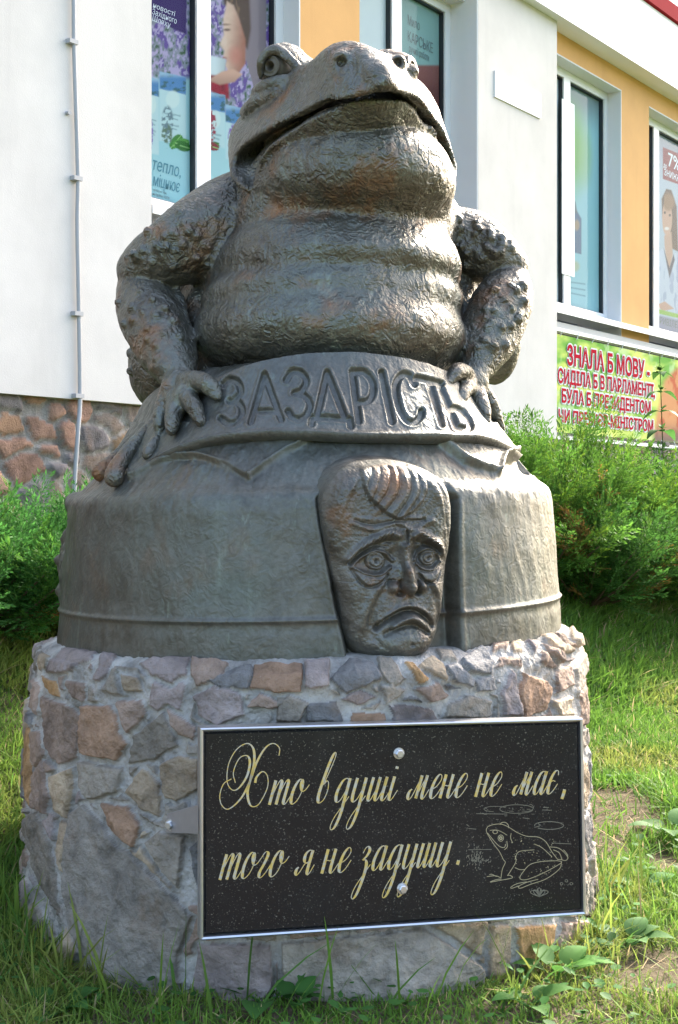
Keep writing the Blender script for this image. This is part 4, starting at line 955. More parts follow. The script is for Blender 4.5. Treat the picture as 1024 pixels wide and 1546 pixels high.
# eyes
for cx, cy, r in ((566.5, 847, 15), (645.5, 842, 13)):
    d = np.hypot(U - cx, (Vv - cy) * 1.12); w = np.where(d < r, w + 13 * np.sqrt(np.clip(1 - (d / r) ** 2, 0, 1)), w)
    w -= 2.6 * np.exp(-((d - r * .66) / 1.3) ** 2) + 7 * np.exp(-(d / (r * .24)) ** 2)
    w += 2.0 * np.exp(-(((U - cx + 1.5) / 1.3) ** 2 + ((Vv - cy + 2) / 1.3) ** 2))
L([(531, 856), (545, 842), (565, 832), (580, 835), (592, 846)], 2.6, 8); L([(536, 858), (552, 866), (572, 867), (588, 856)], 2.4, 7)
L([(625, 845), (633, 833), (646, 828), (660, 836), (666, 848)], 2.4, 8); L([(627, 850), (637, 858), (652, 859), (665, 848)], 2.2, 7)
L([(529, 849), (543, 835), (563, 824), (584, 825)], 2.4, -4); L([(628, 829), (643, 821), (662, 829)], 2.2, -4)
Pl([(534, 862), (545, 878), (558, 884), (574, 877), (584, 864), (570, 871), (550, 869)], 5, 3); L([(533, 862), (544, 880), (558, 886), (574, 879), (584, 868)], 2.2, -4.5)
Pl([(632, 864), (642, 876), (657, 874), (666, 858), (652, 864)], 5, 3); L([(631, 866), (642, 879), (658, 877), (667, 862)], 2, -4.5)
# nose
L([(608, 826), (611, 850), (614, 872)], 6.5, 11, 1.2); L([(613, 862), (617, 880), (617, 888)], 9, 15, 1.2); Bl(617, 886, 9, 9, 12, 0, 1.4); Bl(592, 886, 8, 8, 13, 0, 1.5); Bl(636, 884, 6.5, 7.5, 12, 0, 1.5); L([(602, 878), (603, 892)], 2.2, -6); L([(629, 877), (628, 891)], 2.0, -6)
Bl(603, 896, 6, 3.4, -12, -8, 1.3); Bl(628, 895, 5.5, 3.4, -12, 8, 1.3); L([(582, 882), (586, 876), (594, 876)], 1.7, -4); L([(603, 884), (606, 872), (603, 850)], 2.4, -4)
# cheeks, folds, mouth and chin
L([(583, 880), (572, 900), (562, 925), (558, 944)], 6, -6); L([(576, 884), (562, 902), (550, 925), (548, 944)], 8, 6); L([(643, 880), (656, 900), (662, 925), (662, 944)], 5, -6); L([(652, 884), (664, 904), (669, 925)], 6, 4)
Bl(610, 930, 44, 30, 7, 0, 1.5)
L([(615, 898), (616, 912)], 3, -3)
L([(565, 948), (572, 939), (584, 927), (602, 916), (622, 914), (638, 922), (650, 934), (657, 946)], 3.4, 4.5); 
L([(567, 948), (578, 938), (592, 929), (608, 922), (622, 921), (636, 927), (647, 936), (655, 946)], 4.4, -13, 1.1)
L([(591, 944), (603, 936), (614, 932), (626, 934), (635, 942)], 4.6, 12, 1.2); L([(580, 958), (596, 948), (614, 943), (630, 945), (644, 955)], 4, -7, 1.1)
Bl(570, 945, 5, 5, -7); Bl(653, 944, 5, 5, -7)
Bl(612, 974, 40, 21, 17, 0, 1.5); Bl(618, 972, 4, 3.2, -4); L([(560, 955), (575, 975), (600, 985)], 4, -3)
w = wb + (w - wb) * .80
ns = fbm(U / 9, Vv / 9, 0, 3, 91); w += 1.5 * ns + 0.7 * fbm(U / 3.2, Vv / 3.2, 0, 2, 92)
base_ = to_face(U, Vv)
Vf = base_ + (w * .00153)[..., None] * FN
cx0 = np.abs(U - 600)
mesh_np('relief_face', Vf, grid_faces(len(us), len(vs)), BRZ_FACE, toad)

# ---- voxel sculpting for the toad
class Vox:
    def __init__(s, lo, hi, h):
        s.lo = np.array(lo, float); s.h = h; s.n = np.ceil((np.array(hi) - s.lo) / h).astype(int) + 1
        s.S = np.full(s.n, 1.0, np.float32)
    def sub(s, lo, hi):
        a = np.clip(np.floor((np.array(lo) - s.lo) / s.h).astype(int), 0, s.n - 1); b = np.clip(np.ceil((np.array(hi) - s.lo) / s.h).astype(int) + 1, 1, s.n)
        sl = tuple(slice(i, j) for i, j in zip(a, b))
        X, Y, Z = [(s.lo[i] + s.h * np.arange(a[i], b[i])).astype(np.float32) for i in range(3)]
        return sl, X[:, None, None], Y[None, :, None], Z[None, None, :]
    def join(s, f, lo, hi, k, mode):
        m = k + 3 * s.h; sl, X, Y, Z = s.sub(np.array(lo) - m, np.array(hi) + m); d = f(X, Y, Z).astype(np.float32); a = s.S[sl]
        if mode == 'sub': d = -d; q = np.maximum(k - np.abs(a - d), 0) / k; s.S[sl] = np.maximum(a, d) + q * q * k * .25
        else: q = np.maximum(k - np.abs(a - d), 0) / k; s.S[sl] = np.minimum(a, d) - q * q * k * .25
    def ell(s, c, r, axes=None, k=0.03, mode='add'):
        c = np.asarray(c, float); r = np.asarray(r, float); A = np.eye(3) if axes is None else np.asarray(axes)
        def f(X, Y, Z):
            x, y, z = X - c[0], Y - c[1], Z - c[2]
            q = [A[i][0] * x + A[i][1] * y + A[i][2] * z for i in range(3)]
            k0 = np.sqrt(sum((q[i] / r[i]) ** 2 for i in range(3))); k1 = np.sqrt(sum((q[i] / r[i] ** 2) ** 2 for i in range(3))) + 1e-6
            return k0 * (k0 - 1) / k1
        R = max(r); s.join(f, c - R, c + R, k, mode)
    def cone(s, a, b, ra, rb, k=0.02, mode='add', flat=None):
        a, b = np.asarray(a, float), np.asarray(b, float); ab = b - a; L2 = ab.dot(ab) + 1e-12
        def f(X, Y, Z):
            x, y, z = X - a[0], Y - a[1], Z - a[2]
            t = np.clip((x * ab[0] + y * ab[1] + z * ab[2]) / L2, 0, 1)
            return np.sqrt((x - t * ab[0]) ** 2 + (y - t * ab[1]) ** 2 + (z - t * ab[2]) ** 2) - (ra + (rb - ra) * t)
        R = max(ra, rb); s.join(f, np.minimum(a, b) - R, np.maximum(a, b) + R, k, mode)
    def chain(s, pts, rad, k=0.02, mode='add', sp=5):
        q = spline(np.column_stack([np.asarray(pts, float), np.broadcast_to(rad, (len(pts),))]), sp)
        for i in range(len(q) - 1): s.cone(q[i][:3], q[i + 1][:3], q[i][3], q[i + 1][3], k, mode)
    def hit(s, u, v, y0=2.8, y1=4.4):
        Y = np.arange(y0, y1, 0.002); p = np.stack([(u - CXP) / FPX * Y, Y, CAMZ + (HZ - v) / FPX * Y], -1)
        i = np.round((p - s.lo) / s.h).astype(int); ok = np.all((i >= 0) & (i < s.n), 1); val = np.ones(len(Y)); j = i[ok]; val[ok] = s.S[j[:, 0], j[:, 1], j[:, 2]]
        w_ = np.where(val < 0)[0]; return None if not len(w_) else p[w_[0]]
    def mesh(s):
        S = s.S; neg = S < 0; n = np.array(S.shape) - 1
        cnt = np.zeros(tuple(n), np.int8)
        for dx in (0, 1):
            for dy in (0, 1):
                for dz in (0, 1): cnt += neg[dx:dx + n[0], dy:dy + n[1], dz:dz + n[2]]
        mask = (cnt > 0) & (cnt < 8); ci = np.argwhere(mask); idx = np.full(tuple(n), -1, np.int32); idx[mask] = np.arange(len(ci))
        acc = np.zeros((len(ci), 3)); c = np.zeros(len(ci))
        for ax in range(3):
            o = [0, 0, 0]; o[ax] = 1
            for e1 in (0, 1):
                for e2 in (0, 1):
                    st = [0, 0, 0]; st[(ax + 1) % 3] = e1; st[(ax + 2) % 3] = e2
                    A = ci + st; Bq = A + o; s0 = S[A[:, 0], A[:, 1], A[:, 2]]; s1 = S[Bq[:, 0], Bq[:, 1], Bq[:, 2]]
                    x = (s0 < 0) != (s1 < 0); t = np.where(x, s0 / np.where(s0 == s1, 1, s0 - s1), 0)
                    p = np.array(st, float) + t[:, None] * np.array(o, float); acc += np.where(x[:, None], p, 0); c += x
        Vq = s.lo + s.h * (ci + acc / c[:, None]); F = []
        for ax in range(3):
            b1_, b2_ = (ax + 1) % 3, (ax + 2) % 3
            sl0 = [slice(1, -1)] * 3; sl1 = [slice(1, -1)] * 3; sl0[ax] = slice(0, -1); sl1[ax] = slice(1, None)
            a, b = neg[tuple(sl0)], neg[tuple(sl1)]; E = np.argwhere(a != b); off = np.array([1, 1, 1]); off[ax] = 0; E = E + off
            inside = neg[E[:, 0], E[:, 1], E[:, 2]]
            q = []
            for d1, d2 in ((-1, -1), (0, -1), (0, 0), (-1, 0)):
                o = E.copy(); o[:, b1_] += d1; o[:, b2_] += d2; q.append(idx[o[:, 0], o[:, 1], o[:, 2]])
            q = np.stack(q, 1); q[~inside] = q[~inside][:, ::-1]; F.append(q)
        return Vq, np.concatenate(F)

AL = math.radians(19); Fd = np.array([math.sin(AL), -math.cos(AL), 0]); Rd = np.array([math.cos(AL), math.sin(AL), 0]); Zd = np.array([0, 0, 1.0])
BAX = [Rd, Fd, Zd]
def Q(u, v, d): return P(u, v, YA + d)                     # photo point at depth d from the axis plane
def px(n_, d=-.2): return n_ * (YA + d) / FPX
X = Vox((-.86, 3.02, 1.14), (.72, 4.30, 2.47), 0.0055)
# torso
X.ell(Q(497, 440, .18), (.345, .36, .40), BAX, .05)
X.ell(Q(499, 540, .02), (.350, .34, .15), BAX, .05)       # hips
X.ell(Q(497, 510, -.07), (.374, .372, .158), BAX, .065)     # belly roll
X.ell(Q(513, 408, -.07), (.328, .335, .090), BAX, .07)    # chest roll
X.ell(Q(505, 452, -.08), (.350, .313, .075), BAX, .055)
X.ell(Q(500, 432, .02), (.36, .25, .10), BAX, .04)
X.cone(Q(284, 425, .06), Q(292, 500, .0), .050, .050, .03); X.cone(Q(716, 420, .2), Q(706, 500, .12), .050, .050, .03)
X.ell(Q(528, 298, -.10), (.268, .345, .105), BAX, .05)
X.cone(Q(368, 330, .0), Q(330, 420, .0), .07, .07, .04); X.cone(Q(345, 400, .0), Q(300, 470, -.02), .055, .055, .03); X.cone(Q(690, 400, .12), Q(695, 470, .10), .05, .05, .03)
X.ell(Q(512, 385, -.06), (.312, .305, .10), BAX, .06)
X.ell(Q(514, 345, .0), (.318, .285, .13), BAX, .05)
X.cone(Q(655, 330, .06), Q(690, 385, .12), .075, .065, .05)     # neck
X.ell(Q(521, 283, -.06), (.264, .365, .165), BAX, .05)    # throat
# upper jaw: a roof laid from the lip edge up to the crown
LIPE = [(376, 285, -.21, 386, 258, -.10, .020), (362, 278, -.19, 380, 244, -.07, .032), (353, 262, -.165, 376, 230, -.03, .048), (354, 247, -.155, 377, 220, -.02, .055), (363, 225, -.17, 386, 202, -.04, .056), (391, 203, -.25, 420, 168, -.10, .060), (432, 181, -.345, 462, 140, -.20, .060),
        (474, 162, -.435, 491, 117, -.32, .050), (515, 148, -.505, 514, 97, -.40, .045), (552, 138, -.545, 534, 95, -.42, .045), (581, 127, -.560, 551, 98, -.43, .038), (603, 137, -.525, 566, 103, -.40, .038), (628, 147, -.445, 582, 114, -.30, .048), (652, 176, -.30, 602, 136, -.18, .05),
        (673, 208, -.11, 622, 160, -.02, .058), (685, 249, .015, 640, 196, .07, .058), (683, 277, -.02, 646, 222, .06, .05), (672, 292, -.07, 652, 250, .03, .035)]
LP = spline(np.array([[*Q(a_, b_, c_), *Q(d_, e_, f_), g_] for a_, b_, c_, d_, e_, f_, g_ in LIPE]), 7)
X.ell(Q(508, 172, .02), (.235, .25, .135), BAX, .04)
for r_ in LP: X.cone(r_[:3], r_[3:6], .0075, r_[6] + .004, .005)
X.ell(Q(528, 266, -.13), (.240, .312, .115), BAX, .05)
# throat: a bowl hung from the crest of the lower lip
CREST = [(393, 274, -.225), (395, 243, -.27), (412, 221, -.31), (446, 197, -.37), (487, 174, -.435), (528, 158, -.475), (577, 153, -.485), (617, 157, -.425), (641, 180, -.315), (659, 208, -.19), (668, 245, -.09), (663, 284, -.10)]
CR = spline(np.array([Q(*q) for q in CREST]), 6)
for i_, c_ in enumerate(CR):
    f_ = i_ / (len(CR) - 1); hx = Q(442 + 152 * f_, 245 - 28 * math.sin(math.pi * f_), -.17 - .15 * math.sin(math.pi * f_) + .06 * f_)
    X.cone(c_, hx, .0065, .105 - .015 * f_, .004)
X.chain([Q(380, 272, -.21), Q(377, 250, -.19), Q(386, 229, -.22), Q(404, 209, -.29), Q(432, 192, -.355), Q(472, 169, -.43), Q(512, 154, -.485), Q(546, 145, -.515), Q(582, 141, -.52), Q(607, 147, -.485), Q(630, 162, -.40), Q(648, 188, -.28)], [.014, .025, .022, .017, .014, .012, .012, .013, .015, .014, .013, .011], .006, 'sub')
X.chain([Q(664, 207, -.20), Q(673, 238, -.09), Q(674, 266, -.07), Q(670, 282, -.1)], [.010, .016, .016, .010], .006, 'sub')
# snout: nostril mounds and the central ridge
X.cone(Q(517, 94, -.42), Q(517, 93, -.464), .031, .025, .012); X.cone(Q(599, 98, -.33), Q(602, 95, -.385), .025, .020, .012)
X.ell(Q(515.5, 92, -.486), (.0150, .024, .0140), None, .005, 'sub'); X.ell(Q(601.5, 93, -.404), (.0110, .022, .0130), None, .005, 'sub')
X.chain([Q(548, 88, -.455), Q(566, 108, -.52), Q(579, 122, -.552)], [.016, .016, .010], .03)
X.ell(Q(621, 108, -.30), (.020, .02, .020), None, .02)
# eyes with heavy lids
EL = Q(425, 106, -.13); ev = Q(399, 99, -.165) - EL; ev = Q(409, 99, -.190) - EL; ev /= np.linalg.norm(ev)
ER = Q(590, 112, -.06); evR = np.array([.80, -.5, .2]); evR /= np.linalg.norm(evR)
for E_, o, s in ((EL, ev, 1), (ER, evR, -1)):
    up = np.array([0, 0, 1.0]); up -= o * up.dot(o); up /= np.linalg.norm(up); sd_ = np.cross(o, up)
    X.ell(E_ - o * .022 + up * .006, (.070, .078, .068), [sd_, o, up], .022)
    if s > 0:
        X.ell(E_ + o * .052 - up * .006, (.052, .046, .043), [sd_, o, up], .008, 'sub')
        X.chain([Q(393, 116, -.18), Q(394, 95, -.195), Q(403, 80, -.20), Q(418, 75, -.205), Q(438, 89, -.215), Q(459, 116, -.225)], [.007, .008, .009, .010, .010, .008], .009)
        X.chain([Q(388, 138, -.15), Q(402, 130, -.195), Q(428, 122, -.225), Q(458, 116, -.23)], [.015, .0165, .015, .010], .004)
        X.chain([Q(371, 170, -.09), Q(386, 157, -.15), Q(416, 142, -.21), Q(452, 127, -.24)], [.017, .018, .016, .010], .005)
        X.ell(Q(404, 152, -.05), (.05, .06, .04), None, .02)
eye_geo = [(EL, ev), (ER, evR)]
# arms, hands on hips
def arm(sh, el, el2, wr, r):
    X.cone(sh, el, r[0], r[1], .03); X.cone(el2, wr, r[2], r[3], .010)
X.chain([Q(372, 320, .02), Q(318, 348, -.06), Q(262, 380, -.10), Q(204, 409, -.06)], [px(62), px(56), px(44), px(27)], .035)
X.cone(Q(300, 470, -.04), Q(318, 560, -.12), .05, .05, .03)
X.chain([Q(212, 436, -.05), Q(228, 478, -.12), Q(250, 530, -.22), Q(273, 572, -.30)], [px(36), px(49), px(40), px(24)], .008)
X.cone(Q(690, 470, .08), Q(680, 560, .0), .05, .05, .03)
X.chain([Q(680, 362, .14), Q(714, 370, .10), Q(745, 388, .07), Q(776, 403, .07)], [px(46, .1), px(44, .1), px(34, .1), px(20, .1)], .022)
X.chain([Q(772, 424, .06), Q(757, 462, .02), Q(735, 515, -.05), Q(716, 560, -.13)], [px(27, .1), px(44, .1), px(40, .1), px(23, .1)], .008)
X.chain([Q(268, 440, -.10), Q(282, 500, -.18), Q(292, 545, -.26)], [.010, .012, .012], .014)
X.ell(Q(262, 556, -.27), (.062, .062, .020), [Rd, Fd, Zd], .012); X.ell(Q(717, 562, -.12), (.045, .045, .014), BAX, .01)
# thighs and knees behind the arms
X.ell(Q(238, 548, .14), (.085, .14, .135), BAX, .04); X.ell(Q(748, 520, .3), (.06, .12, .12), BAX, .04)
# left hand: palm and four webbed fingers with bulbs
X.ell(Q(276, 590, -.335), (.056, .040, .050), BAX, .025)
for pts, r in (([(282, 574, -.37), (304, 577, -.42), (318, 586, -.445), (329, 600, -.458)], (.022, .020, .015, .008)),
               ([(276, 592, -.38), (288, 606, -.43), (297, 622, -.46), (305, 640, -.478)], (.022, .019, .015, .008)),
               ([(264, 598, -.36), (263, 618, -.405), (261, 636, -.43), (259, 653, -.445)], (.022, .018, .014, .008)),
               ([(254, 596, -.33), (247, 616, -.355), (243, 632, -.37), (241, 646, -.38)], (.020, .017, .013, .009))):
    X.chain([Q(*q) for q in pts], r, .012)
X.ell(Q(281, 604, -.40), (.030, .016, .030), BAX, .02)
# left hind toes lying on the bell
for pts, r in (([(246, 636, -.26), (218, 660, -.31), (193, 684, -.36), (176, 708, -.40), (172, 722, -.415)], (.024, .019, .017, .016, .021)),
               ([(226, 650, -.15), (198, 672, -.2), (172, 696, -.24), (152, 714, -.27)], (.022, .018, .015, .021)),
               ([(262, 632, -.32), (246, 655, -.36), (232, 672, -.40), (222, 688, -.425)], (.020, .015, .012, .011))):
    X.chain([Q(*q) for q in pts], r, .012)
# right hand
X.ell(Q(713, 580, -.16), (.044, .038, .044), BAX, .02)
for pts, r in (([(704, 566, -.20), (692, 562, -.25), (684, 568, -.275), (676, 580, -.295)], (.022, .020, .016, .008)),
               ([(708, 582, -.20), (700, 590, -.25), (696, 600, -.275), (693, 613, -.29)], (.022, .019, .015, .008)),
               ([(718, 592, -.18), (724, 606, -.20), (731, 622, -.215), (735, 641, -.22)], (.022, .019, .015, .009)),
               ([(726, 590, -.14), (738, 606, -.13), (747, 624, -.12), (757, 648, -.105)], (.022, .019, .015, .010))):
    X.chain([Q(*q) for q in pts], r, .008)
# warts on the arms, where the photograph shows them, and the same kind elsewhere
C2 = lambda x, y: (150 + x / 2.926, 270 + y / 2.926); C3 = lambda x, y: (480 + x / 2.844, 270 + y / 2.844)
wart = [C2(*q) for q in ((375, 198), (320, 238), (262, 302), (230, 368), (428, 255), (190, 312), (215, 235), (165, 350), (432, 350), (372, 290), (325, 385), (300, 300), (290, 255), (150, 330), (240, 540), (250, 610), (145, 565), (325, 630), (212, 665), (250, 735), (150, 625), (285, 690), (195, 595), (355, 700), (110, 640), (180, 500), (215, 710), (285, 575), (255, 795), (85, 545), (140, 770), (138, 850), (340, 250), (395, 230))]
wart += [C3(*q) for q in ((648, 285), (680, 190), (725, 290), (740, 255), (790, 258), (790, 285), (675, 240), (615, 215), (605, 175), (785, 310), (640, 320), (620, 290), (640, 375), (830, 300), (755, 320), (700, 340), (760, 570), (880, 460), (830, 630), (805, 712), (725, 640), (725, 565), (790, 640), (755, 720), (720, 600), (885, 525), (860, 600), (800, 520), (830, 560), (690, 215), (740, 230), (850, 480), (760, 480), (720, 695))]
for (u, v) in wart:
    q = X.hit(u, v)
    if q is not None and (q[0] < -.30 or q[0] > .22) and q[1] < YA + .16:
        r = random.uniform(.0115, .0155); X.ell(q, (r, r, r), None, .004)
for k_ in range(34):                                       # smaller ones between
    u, v = random.choice(wart); q = X.hit(u + random.uniform(-22, 22), v + random.uniform(-22, 22))
    if q is not None and (q[0] < -.30 or q[0] > .30) and q[1] < YA + .16:
        r = random.uniform(.006, .0105); X.ell(q, (r, r, r), None, .004)
for k_ in range(70):                                       # on the back and behind the arms
    a = random.uniform(0, math.pi); z = random.uniform(1.35, 2.1); X.ell((XA + .05 + .36 * math.cos(a), YA + .16 + .38 * math.sin(a), z), [random.uniform(.012, .02)] * 3, None, .01)
# hand-modelled unevenness
near = np.abs(X.S) < .03; ii = np.argwhere(near); pp_ = X.lo + X.h * ii
X.S[near] += (0.0036 * fbm(pp_[:, 0] * 13, pp_[:, 1] * 13, pp_[:, 2] * 17, 2, 101) + 0.0032 * (np.abs(fbm(pp_[:, 0] * 34 + 3 * fbm(pp_[:, 0] * 12, pp_[:, 1] * 12, pp_[:, 2] * 12, 1, 7), pp_[:, 1] * 34, pp_[:, 2] * 34, 2, 102)) - .3)).astype(np.float32)
Vt, Ft = X.mesh()
body = mesh_np('toad_body', Vt, Ft, BRZ, toad)
EYEM = mat_bronze('eye_bronze', 0.10, 0, 40, 1.6, (.7, .6, .5), .7)
# eyeballs: a ball with a raised iris ring and a pupil pit
n_ = 40
for E_, o in eye_geo:
    up = np.array([0, 0, 1.0]); up -= o * up.dot(o); up /= np.linalg.norm(up); sd_ = np.cross(o, up)
    a = np.linspace(0, math.pi, 90)[:, None]; b = np.linspace(0, 2 * math.pi, n_, endpoint=False)[None, :]
    r = .053 + .0032 * np.exp(-((a - .50) / .06) ** 2) - .022 * np.exp(-(a / .19) ** 2) + 0.0025 * np.exp(-((a - .25) / .05) ** 2)
    c_ = E_ + o * .022 - up * .002
    # pupil turned a little towards the viewer's left
    Vv_ = c_ + (r * np.cos(a) + 0 * b)[..., None] * o + (r * np.sin(a) * np.cos(b))[..., None] * sd_ + (r * np.sin(a) * np.sin(b))[..., None] * up
    mesh_np('eye', Vv_, grid_faces(90, n_, True), EYEM, toad)

# ---- ribbon round the hips with cut letters
fi = np.radians(np.arange(-88, 98, 0.14)); K2 = 150
topc = spline([(192, 716), (235, 668), (268, 622), (296, 592), (330, 570), (375, 551), (440, 537), (520, 531), (600, 538), (660, 554), (704, 574), (728, 592), (765, 640), (818, 708)], 30)
botc = spline([(186, 722), (232, 694), (275, 674), (325, 660), (390, 653), (460, 652), (540, 655), (640, 657), (700, 658), (745, 664), (785, 688), (822, 717)], 30)
rt, rb_ = .455, .582
def ring_z(fi, r, crv):                                    # height of the curve where the surface of radius r meets it
    x = XA + r * np.sin(fi); y = YA - r * np.cos(fi); u = CXP + FPX * x / y
    v = np.interp(u, crv[:, 0], crv[:, 1]); return CAMZ + (HZ - v) / FPX * y
sb = np.linspace(0, 1, K2)
FI, SB = np.meshgrid(fi, sb, indexing='ij')
drop = smooth(.9, 1.45, np.abs(FI))
zt_ = ring_z(fi, rt, topc); zb_ = ring_z(fi, rb_ + .0, botc)
Rr = rb_ + (rt - rb_) * SB - .012 * np.sin(np.pi * SB); Zr = zb_[:, None] + (zt_ - zb_)[:, None] * SB
Vr = cyl_pts(FI, Rr, Zr); U_, V_ = project(Vr)
hr = 0.003 * fbm(FI * 7, SB * 2, 0, 3, 111) + .0012 * fbm(FI * 40, SB * 14, 0, 3, 112) + .005 * np.exp(-(SB / .035) ** 2)
LT = [[C2(*q) for q in ((548, 908), (578, 886), (612, 900), (622, 940), (592, 975), (575, 980))], [C2(*q) for q in ((575, 980), (612, 985), (630, 1022), (614, 1064), (575, 1080), (537, 1058))],
      [C2(668, 1075), C2(730, 865)], [C2(730, 865), C2(803, 1063)], [C2(692, 1026), C2(782, 1026)],
      [C2(*q) for q in ((826, 888), (850, 852), (890, 856), (914, 892), (895, 932), (862, 945))], [C2(*q) for q in ((862, 945), (902, 956), (930, 992), (915, 1040), (880, 1060), (850, 1050), (834, 1026))],
      [(478, 630), (494, 562)], [(494, 562), (522, 632)], [(472, 629), (528, 632)], [(472, 629), (470, 640)], [(528, 632), (530, 643)],
      [C3(148, 826), C3(176, 1040)], [C3(*q) for q in ((150, 826), (200, 830), (235, 872), (234, 928), (206, 955), (165, 952))], [C3(274, 832), C3(318, 1042)],
      [C3(*q) for q in ((413, 884), (390, 842), (355, 846), (334, 892), (345, 970), (375, 1030), (410, 1046), (440, 1022), (444, 1000))],
      [C3(424, 855), C3(530, 880)], [C3(476, 868), C3(532, 1056)], [C3(524, 890), C3(596, 1062)], [C3(*q) for q in ((560, 985), (608, 990), (645, 1030), (656, 1066), (630, 1072), (596, 1062))]]
dl = np.full(FI.shape, 99.0); fr = (np.abs(FI) < 1.3)
for pth in LT:
    q = spline(pth, 6) if len(pth) > 2 else np.array(pth); dl = np.minimum(dl, line_dist(U_, V_, [tuple(t) for t in q]))
hr = hr - fr * (.0095 * smooth(6.0, 3.0, dl)) + fr * .0022 * np.exp(-((dl - 7.5) / 1.8) ** 2)
nrR = np.array([(rb_ - rt), (zt_ - zb_).mean()]); nrR = np.array([nrR[1], nrR[0]]) / np.linalg.norm(nrR)
off = lambda a: np.stack([np.sin(FI) * nrR[0] * a, -np.cos(FI) * nrR[0] * a, nrR[1] * a], -1)
Vo = Vr + off(hr)
thick = .034
Vi0 = Vr[:, :1] - off(np.full_like(SB, thick))[:, :1]; Vi1 = Vr[:, -1:] - off(np.full_like(SB, .05))[:, -1:]
lipr = Vr[:, :1] + off(np.full_like(SB, -.012))[:, :1] + np.array([0, 0, -.006])
Vall = np.concatenate([Vi0, lipr, Vo, Vi1], 1)
mesh_np('ribbon', Vall, grid_faces(len(fi), K2 + 3), mat_bronze('ribbon_bronze', 0.30, 0.20, 42, 0.45, (.74, .72, .68)), toad)
# ------------------------------------------------------------------ plants
def xform(T, pos, dirv, upv, sc):
    d = dirv / np.linalg.norm(dirv); s_ = np.cross(d, upv); s_ /= np.linalg.norm(s_) + 1e-9; u_ = np.cross(s_, d)
    return pos + sc * (T[:, :1] * d + T[:, 1:2] * s_ + T[:, 2:3] * u_)

def spray_template(seed, n=18, m=8):                       # one feathery juniper plume, length 1 along x
    r = np.random.default_rng(seed); V = []; C = []
    def leaf(a, d, L, wd):
        d = d / np.linalg.norm(d); s_ = np.cross(d, [0, 0, 1.0]); s_ /= np.linalg.norm(s_) + 1e-9; s_ = s_ * math.cos(r.uniform(0, 3)) + np.cross(d, s_) * math.sin(r.uniform(0, 3))
        V.extend([a - s_ * wd * .5, a + d * L * .5 - s_ * wd, a + d * L, a + d * L * .5 + s_ * wd])
    for i in range(n):
        t = .10 + .88 * i / (n - 1); sd = 1 if i % 2 else -1
        p = np.array([t, .02 * math.sin(5 * t), .05 * t * t]); ang = sd * r.uniform(.5, .85); Lt = .34 * (1 - .72 * t) + .05
        dv = np.array([math.cos(ang), math.sin(ang), r.uniform(-.35, .5)])
        for k in range(m):
            f = (k + .5) / m; q = p + dv * Lt * f; s2 = 1 if k % 2 else -1
            d2 = dv + np.array([.2, 0, 0]) + s2 * .75 * np.array([-dv[1], dv[0], r.uniform(-.4, .4)])
            leaf(q, d2, .100 * (1 - .35 * f), .0095)
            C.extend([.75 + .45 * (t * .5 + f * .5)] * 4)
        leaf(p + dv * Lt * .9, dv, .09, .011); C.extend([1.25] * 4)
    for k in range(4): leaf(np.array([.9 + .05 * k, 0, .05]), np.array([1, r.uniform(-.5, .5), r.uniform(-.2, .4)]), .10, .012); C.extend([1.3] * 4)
    return np.array(V), np.array(C)
SPR = [spray_template(40 + i) for i in range(5)]

def juniper(name, x, y, rad, height, nb, label, hue=(0.055, 0.145, 0.022), lean=(0, 0), seed=1, spray=.24, brown=.012):
    r = np.random.default_rng(seed); z0 = float(ground_z(np.array(x), np.array(y)))
    root = empty('juniper_shrub', (x, y, z0), label, 'shrub', 'junipers along the wall')
    W = MB(); VV = []; CC = []
    for b in range(nb):
        az = r.uniform(0, 2 * math.pi); q = r.uniform(0, 1) ** .7; el = math.radians(r.uniform(12, 82)) * (1 - .25 * q)
        Lb = rad * r.uniform(.55, 1.05); rise = height * r.uniform(.45, 1.0)
        ca, sa = math.cos(az), math.sin(az)
        hor = Lb * math.cos(el) / math.cos(math.radians(12)); ver = rise * math.sin(el) ** .6
        st = np.array([x + .12 * ca * r.uniform(0, 1), y + .12 * sa * r.uniform(0, 1), z0 + .02])
        end = st + np.array([ca * hor + lean[0] * ver, sa * hor + lean[1] * ver, ver])
        end[2] = max(end[2], float(ground_z(end[0], end[1])) + .06)
        midp = st * .5 + end * .5 + np.array([0, 0, -.10 * hor + .12 * ver])
        c = spline([st, midp, end], 7); W.tube(c, np.linspace(.011, .003, len(c)), 5)
        for k in range(2, len(c)):
            f = k / (len(c) - 1); T = c[k] - c[k - 1]; T /= np.linalg.norm(T)
            for s_ in range(1 if f < .95 else 3):
                if r.random() < (.9 if f > .3 else .6):
                    d = T + r.normal(0, .42, 3) + np.array([0, 0, .30]); 
                    t_, sh = SPR[r.integers(5)]; L_ = spray * r.uniform(.6, 1.15) * (1 - .25 * (1 - f))
                    v_ = xform(t_, c[k] - T * .05, d, np.array([r.normal(0, .4), r.normal(0, .4), 1.0]), L_)
                    g = r.uniform(.7, 1.3); br = r.random()
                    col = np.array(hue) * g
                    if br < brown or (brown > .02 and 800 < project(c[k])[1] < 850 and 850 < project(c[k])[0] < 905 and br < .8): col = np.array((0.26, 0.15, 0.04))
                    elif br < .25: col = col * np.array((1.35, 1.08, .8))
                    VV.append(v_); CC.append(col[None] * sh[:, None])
    VV = np.concatenate(VV); CC = np.concatenate(CC)
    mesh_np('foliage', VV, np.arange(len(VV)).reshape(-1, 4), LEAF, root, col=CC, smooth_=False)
    W.build('branches', BARK, root, True)
    return root
BARK = plain('juniper_bark', (0.12, 0.075, 0.045), 0.9, var=.3)
GR1 = (0.058, 0.150, 0.028); GR2 = (0.085, 0.190, 0.028)
